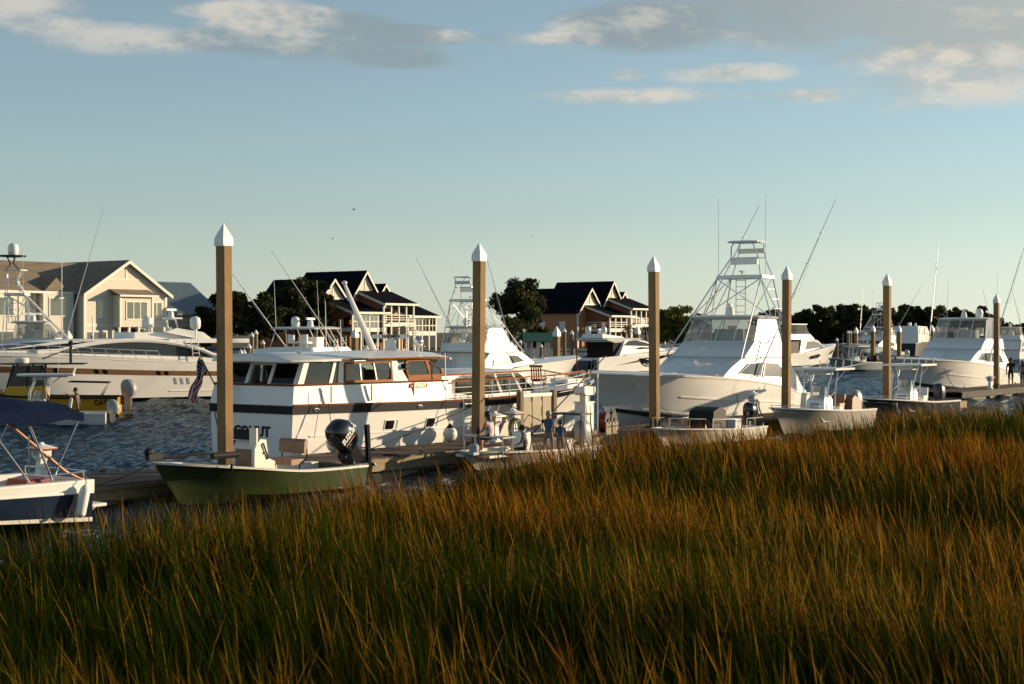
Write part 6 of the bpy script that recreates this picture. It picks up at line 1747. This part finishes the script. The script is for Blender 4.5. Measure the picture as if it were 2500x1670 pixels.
# ------------------------------------------------------------------ people
def person(label, loc, rz, J, cols, H=1.75, hair='short', hat=None, name='person'):
    # J: joints for a 1.75 m body, x forward, y left, z up from the soles; cols: material per region
    o = thing(name, label, 'person', loc, rz)
    s = H / 1.75
    o.scale = (s, s, s)
    names = list(J)
    E = [('pelvis', 'waist'), ('waist', 'chest'), ('chest', 'neck'), ('neck', 'head'), ('head', 'crown'),
         ('chest', 'sh_l'), ('sh_l', 'el_l'), ('el_l', 'wr_l'), ('wr_l', 'ha_l'), ('chest', 'sh_r'), ('sh_r', 'el_r'), ('el_r', 'wr_r'), ('wr_r', 'ha_r'),
         ('pelvis', 'hip_l'), ('hip_l', 'kn_l'), ('kn_l', 'an_l'), ('an_l', 'to_l'), ('pelvis', 'hip_r'), ('hip_r', 'kn_r'), ('kn_r', 'an_r'), ('an_r', 'to_r')]
    rad = dict(pelvis=(.15, .13), waist=(.145, .115), chest=(.165, .13), neck=(.058, .06), head=(.085, .095), crown=(.07, .08))
    for k in 'lr':
        rad.update({'sh_' + k: (.075, .07), 'el_' + k: (.05, .048), 'wr_' + k: (.033, .03), 'ha_' + k: (.04, .022), 'hip_' + k: (.095, .095), 'kn_' + k: (.063, .063), 'an_' + k: (.045, .045), 'to_' + k: (.045, .032)})
    me = bpy.data.meshes.new('body_skel')
    me.from_pydata([J[n] for n in names], [(names.index(a), names.index(b)) for a, b in E], [])
    tmp = bpy.data.objects.new('body_skel', me); COL.objects.link(tmp)
    sm = tmp.modifiers.new('skin', 'SKIN'); sm.use_smooth_shade = True
    sm.branch_smoothing = .4
    sv = me.skin_vertices[0].data
    for i, n in enumerate(names):
        sv[i].radius = rad[n]
        sv[i].use_root = (n == 'pelvis')
    su = tmp.modifiers.new('sub', 'SUBSURF'); su.levels = 1; su.render_levels = 1
    bm_ = bpy.data.meshes.new_from_object(tmp.evaluated_get(bpy.context.evaluated_depsgraph_get()))
    bpy.data.objects.remove(tmp)
    reg = {'waist': 'torso', 'chest': 'torso', 'neck': 'torso', 'head': 'skin', 'crown': 'skin', 'sh_l': 'torso', 'sh_r': 'torso', 'el_l': 'upper', 'el_r': 'upper', 'wr_l': 'fore', 'wr_r': 'fore', 'ha_l': 'skin', 'ha_r': 'skin',
           'hip_l': 'legs', 'hip_r': 'legs', 'kn_l': 'legs', 'kn_r': 'legs', 'an_l': 'shin', 'an_r': 'shin', 'to_l': 'shoe', 'to_r': 'shoe'}
    regs = ['torso', 'upper', 'fore', 'legs', 'shin', 'shoe', 'skin']
    bm_.materials.clear()
    for r_ in regs: bm_.materials.append(cols.get(r_, skin))
    seg = [(Vector(J[a]), Vector(J[b]), regs.index(reg[b])) for a, b in E]
    for f in bm_.polygons:
        c = f.center; best = None
        for a, b, k in seg:
            d = b - a; t_ = max(0, min(1, (c - a).dot(d) / d.dot(d))); dd = (a + d * t_ - c).length
            if best is None or dd < best[0]: best = (dd, k)
        f.material_index = best[1]; f.use_smooth = True
    # fingers and nose belong to the same skin
    b = bmesh.new(); b.from_mesh(bm_); b.to_mesh(bm_); b.free()
    body = bpy.data.objects.new('body', bm_); COL.objects.link(body); body.parent = o
    fg = MB()
    for k in 'lr':
        w_, h_ = Vector(J['wr_' + k]), Vector(J['ha_' + k]); d = (h_ - w_).normalized()
        sd = d.cross(Vector((0, 0, 1)) if abs(d.z) < .8 else Vector((1, 0, 0))).normalized(); nn = sd.cross(d)
        for q, ln in ((-.028, .062), (-.009, .075), (.01, .07), (.028, .055)):
            p_ = h_ + sd * q; fg.tube([p_, p_ + d * ln * .55 - nn * .006, p_ + d * ln * .8 - nn * .03], [.010, .009, .007], 5)
        p_ = w_.lerp(h_, .5) + sd * .035; fg.tube([p_, p_ + sd * .03 + d * .03, p_ + sd * .025 + d * .065], [.012, .011, .008], 5)
    fg.build('fingers', cols.get('skin', skin), body)
    hd, cr = Vector(J['head']), Vector(J['crown']); up = (cr - hd).normalized()
    fwd = Vector(J.get('look', (1, 0, 0))); fwd = (fwd - up * fwd.dot(up)).normalized(); lf = up.cross(fwd)
    fc = MB()
    fc.ell(hd + fwd * .098 + up * .0, (.02, .016, .026), 6, 5)
    for sg in (-1, 1): fc.ell(hd + lf * sg * .088 + up * .0, (.02, .012, .03), 6, 5)
    fc.build('nose_and_ears', cols.get('skin', skin), body)
    ey = MB()
    for sg in (-1, 1): ey.ell(hd + fwd * .083 + lf * sg * .034 + up * .035, (.012, .014, .01), 6, 5)
    ey.ell(hd + fwd * .082 - up * .048, (.012, .03, .007), 6, 4)
    ey.build('eyes_and_mouth', denim, body)
    hb = MB()
    cc = hd.lerp(cr, .45) - fwd * .018
    hb.ell(cc + up * .02, (.108, .104, .115), 12, 8)
    if hair == 'long': hb.ell(hd - fwd * .075 - up * .10, (.07, .105, .20), 10, 7)
    if hair == 'bun': hb.ell(hd - fwd * .13 + up * .02, (.05, .05, .05), 8, 6)
    if hat is None: hb.build('hair', hairm, o)
    else:
        hb.v = [tuple(Vector(p_) + up * .012) for p_ in hb.v]
        hb.build('cap', hat, o)
        M_ = basis(fwd, lf); br = MB()
        br.loft([[hd + up * (.065 + dz) + fwd * a_ + lf * b_ for a_, b_ in ((.06, -.09), (.17, -.065), (.195, 0), (.17, .065), (.06, .09))] for dz in (0, .012)]).build('cap_brim', hat, o)
    return o
STAND = dict(pelvis=(0, 0, .95), waist=(0, 0, 1.10), chest=(0, 0, 1.32), neck=(.0, 0, 1.49), head=(.02, 0, 1.60), crown=(.01, 0, 1.70),
             sh_l=(0, .19, 1.40), el_l=(0, .25, 1.12), wr_l=(.08, .25, .88), ha_l=(.10, .25, .79), sh_r=(0, -.19, 1.40), el_r=(0, -.25, 1.12), wr_r=(.08, -.25, .88), ha_r=(.10, -.25, .79),
             hip_l=(0, .10, .90), kn_l=(.02, .11, .50), an_l=(0, .11, .08), to_l=(.16, .12, .04), hip_r=(0, -.10, .90), kn_r=(.02, -.11, .50), an_r=(0, -.11, .08), to_r=(.16, -.12, .04))
def pose(**k): d = dict(STAND); d.update(k); return d
SIT = dict(pelvis=(0, 0, .50), waist=(.02, 0, .65), chest=(.07, 0, .88), neck=(.12, 0, 1.04), head=(.16, 0, 1.13), crown=(.17, 0, 1.24),
           sh_l=(.07, .19, .95), el_l=(.16, .25, .72), wr_l=(.34, .18, .62), ha_l=(.42, .16, .60), sh_r=(.07, -.19, .95), el_r=(.12, -.26, .70), wr_r=(.05, -.28, .50), ha_r=(.02, -.28, .42),
           hip_l=(.08, .11, .47), kn_l=(.48, .13, .46), an_l=(.44, .13, .08), to_l=(.60, .13, .04), hip_r=(.08, -.11, .47), kn_r=(.48, -.13, .46), an_r=(.44, -.13, .08), to_r=(.60, -.13, .04))
# seated woman on the bow platform, back to the camera
fq2 = Matrix.Translation(dk(12.75, 2.25)) @ Matrix.Rotation(HEAD_IN, 4, 'Z')
person('woman in pale top sitting on the skiff bow platform with her back turned', fq2 @ Vector((4.6, .15, .50)), DA + R(95), SIT, dict(torso=whitesh, legs=denim, shin=skin, shoe=skin), 1.62, 'long')
# man raising the long pole; hands follow the pole line
pl0 = Vector((-.22, 46.4, .10)); pl1 = Vector((3.07, 50.8, 3.24))
mloc = dk(10.95, 2.45, .13); mr = HEAD_IN + R(35); Hm = 1.46
Mi = (Matrix.Translation(mloc) @ Matrix.Rotation(mr, 4, 'Z') @ Matrix.Scale(Hm / 1.75, 4)).inverted()
def onpole(f): return Mi @ pl0.lerp(pl1, f)
hl, hh = onpole(.385), onpole(.535)
sl_, sr_ = Vector((0, .19, 1.40)), Vector((0, -.19, 1.40))
def arm(sh, ha, bendv):
    m_ = (sh + ha) / 2 + Vector(bendv); w_ = m_.lerp(ha, .82)
    return tuple(m_), tuple(w_), tuple(ha)
# the hand on each side of the body: pick the nearer shoulder
la, ra = (hl, hh) if hl.y > hh.y else (hh, hl)
def reach(sh, ha, mx=.60):
    d = ha - sh
    return ha if d.length < mx else sh + d.normalized() * mx
la2, ra2 = reach(sl_, la), reach(sr_, ra)
e1, w1, h1 = arm(sl_, la2, (.03, .04, -.05)); e2_, w2, h2 = arm(sr_, ra2, (.03, -.04, -.05))
person('man in blue shirt and cap raising a long push pole on the skiff', mloc, mr, pose(el_l=e1, wr_l=w1, ha_l=h1, el_r=e2_, wr_r=w2, ha_r=h2, kn_l=(.08, .14, .5), kn_r=(.04, -.16, .5), an_l=(.0, .16, .08), an_r=(-.06, -.18, .08), to_l=(.15, .18, .04), to_r=(.1, -.2, .04)), dict(torso=bluesh, upper=bluesh, fore=bluesh, legs=khaki, shin=khaki, shoe=denim), Hm, 'short', greyp)
tag(MB().tube([pl0, pl0.lerp(pl1, .5), pl1], [.024, .022, .018], 7).build('push_pole', darkgrey), 'long dark push pole slanting up across the yacht bow', 'pole')
person('person in dark clothes sitting low at the skiff console', fq2 @ Vector((3.15, .35, .12)), DA + R(120), SIT, dict(torso=greycl, upper=greycl, legs=denim, shin=skin, shoe=denim), 1.5, 'short', denim)
person('child in blue shirt leaning forward behind the man with the pole', fq2 @ Vector((1.32, .3, .12)), DA + R(30), pose(chest=(.12, 0, 1.28), neck=(.2, 0, 1.43), head=(.25, 0, 1.53), crown=(.27, 0, 1.63), sh_l=(.12, .19, 1.36), sh_r=(.12, -.19, 1.36), el_l=(.25, .22, 1.12), wr_l=(.38, .15, .95), ha_l=(.44, .12, .9), el_r=(.25, -.22, 1.12), wr_r=(.38, -.15, .95), ha_r=(.44, -.12, .9)), dict(torso=bluesh, upper=bluesh, legs=khaki, shin=skin, shoe=denim), 1.2, 'short', hairm)
# man driving the white console boat
fq5 = Matrix.Translation((-17.9, 68.6, 0)) @ Matrix.Rotation(R(193), 4, 'Z')
person('man in black tank top standing at the white console boat helm', fq5 @ Vector((1.15, .3, -.03)), R(193 - 6), pose(chest=(.06, 0, 1.31), neck=(.11, 0, 1.47), head=(.15, 0, 1.57), crown=(.15, 0, 1.68), sh_l=(.06, .19, 1.39), el_l=(.02, .27, 1.12), wr_l=(-.02, .24, .90), ha_l=(.0, .22, .82), sh_r=(.06, -.19, 1.39), el_r=(.32, -.2, 1.30), wr_r=(.56, -.16, 1.42), ha_r=(.64, -.15, 1.47)), dict(torso=denim, legs=denim, shin=skin, shoe=denim), 1.62, 'short')
person('dark figure seated behind the windscreen of the white console boat', fq5 @ Vector((2.35, .1, .1)), R(193 + 10), SIT, dict(torso=denim, upper=denim, fore=denim, legs=denim, shin=denim, shoe=denim), 1.6, 'short')
# couple on the end dock
person('man in dark jacket and cap walking on the end dock', dk(72.0, -4.1, .5), DA + R(20), pose(kn_l=(.14, .1, .5), an_l=(.12, .1, .08), to_l=(.28, .1, .05), kn_r=(-.02, -.1, .5), an_r=(-.26, -.1, .14), to_r=(-.13, -.1, .05), el_r=(.1, -.26, 1.12), wr_r=(.22, -.28, 1.2), ha_r=(.27, -.28, 1.27)), dict(torso=denim, upper=denim, fore=denim, legs=denim), 1.82, 'short', denim)
person('woman in pink top and denim shorts walking on the end dock', dk(72.2, -3.4, .5), DA + R(15), pose(kn_r=(.12, -.1, .5), an_r=(.1, -.1, .08), to_r=(.26, -.1, .05), an_l=(-.12, .1, .1), to_l=(.02, .1, .05)), dict(torso=pinksh, upper=pinksh, legs=bluesh), 1.66, 'long')
# crew of the far motoring console boat
fq3 = Matrix.Translation((38.2, 164.5, 0)) @ Matrix.Rotation(HEAD_IN + R(-14), 4, 'Z')
person('passenger sitting in the bow of the far console boat', fq3 @ Vector((5.6, .2, .55)), HEAD_IN, SIT, dict(torso=greycl, upper=greycl, legs=denim), 1.7, 'short')
person('driver standing behind the far console boat windscreen', fq3 @ Vector((2.3, .2, .35)), HEAD_IN, STAND, dict(torso=khaki, upper=khaki, legs=denim), 1.75, 'short')
# remaining lines
def bw(M_, x, y, z): return M_ @ Vector((x, y, z))
M1 = Matrix.Translation(stern_hero) @ Matrix.Rotation(HEAD_IN, 4, 'Z'); M2 = Matrix.Translation(sb) @ Matrix.Rotation(HEAD_IN, 4, 'Z')
rope('pale bow line from the big sportfishing boat to the dock', [bw(M1, 14.8, .9, 2.2), dk(25.0, -1.2, .55)], .05, .014, ropew)
rope('dark bow line from the big sportfishing boat stem to the dock', [bw(M1, 15.6, .2, .9), dk(20.5, -1.2, .55)], .08, .018)
rope('spring line looping down the big sportfishing boat side', [bw(M1, 8.2, 2.3, 1.95), bw(M1, 8.6, 2.55, .9), dk(29.3, -1.2, .55)], .0, .014)
rope('black line curving down from the right sportfishing boat bow', [bw(M2, 12.6, 1.45, 2.15), dk(66.0, -5.4, .52)], .35, .022)
rope('dark line along the right sportfishing boat deck edge', [bw(M2, 8.0, 2.25, 1.95), bw(M2, 3.6, 2.4, 1.5), dk(76.5, -5.3, .52)], .1, .02)
rope('thin line from the yacht aft rail to its fender', [yw(1.0, -1.95, 2.3), yw(.6, -2.0, .9)], .0, .009)
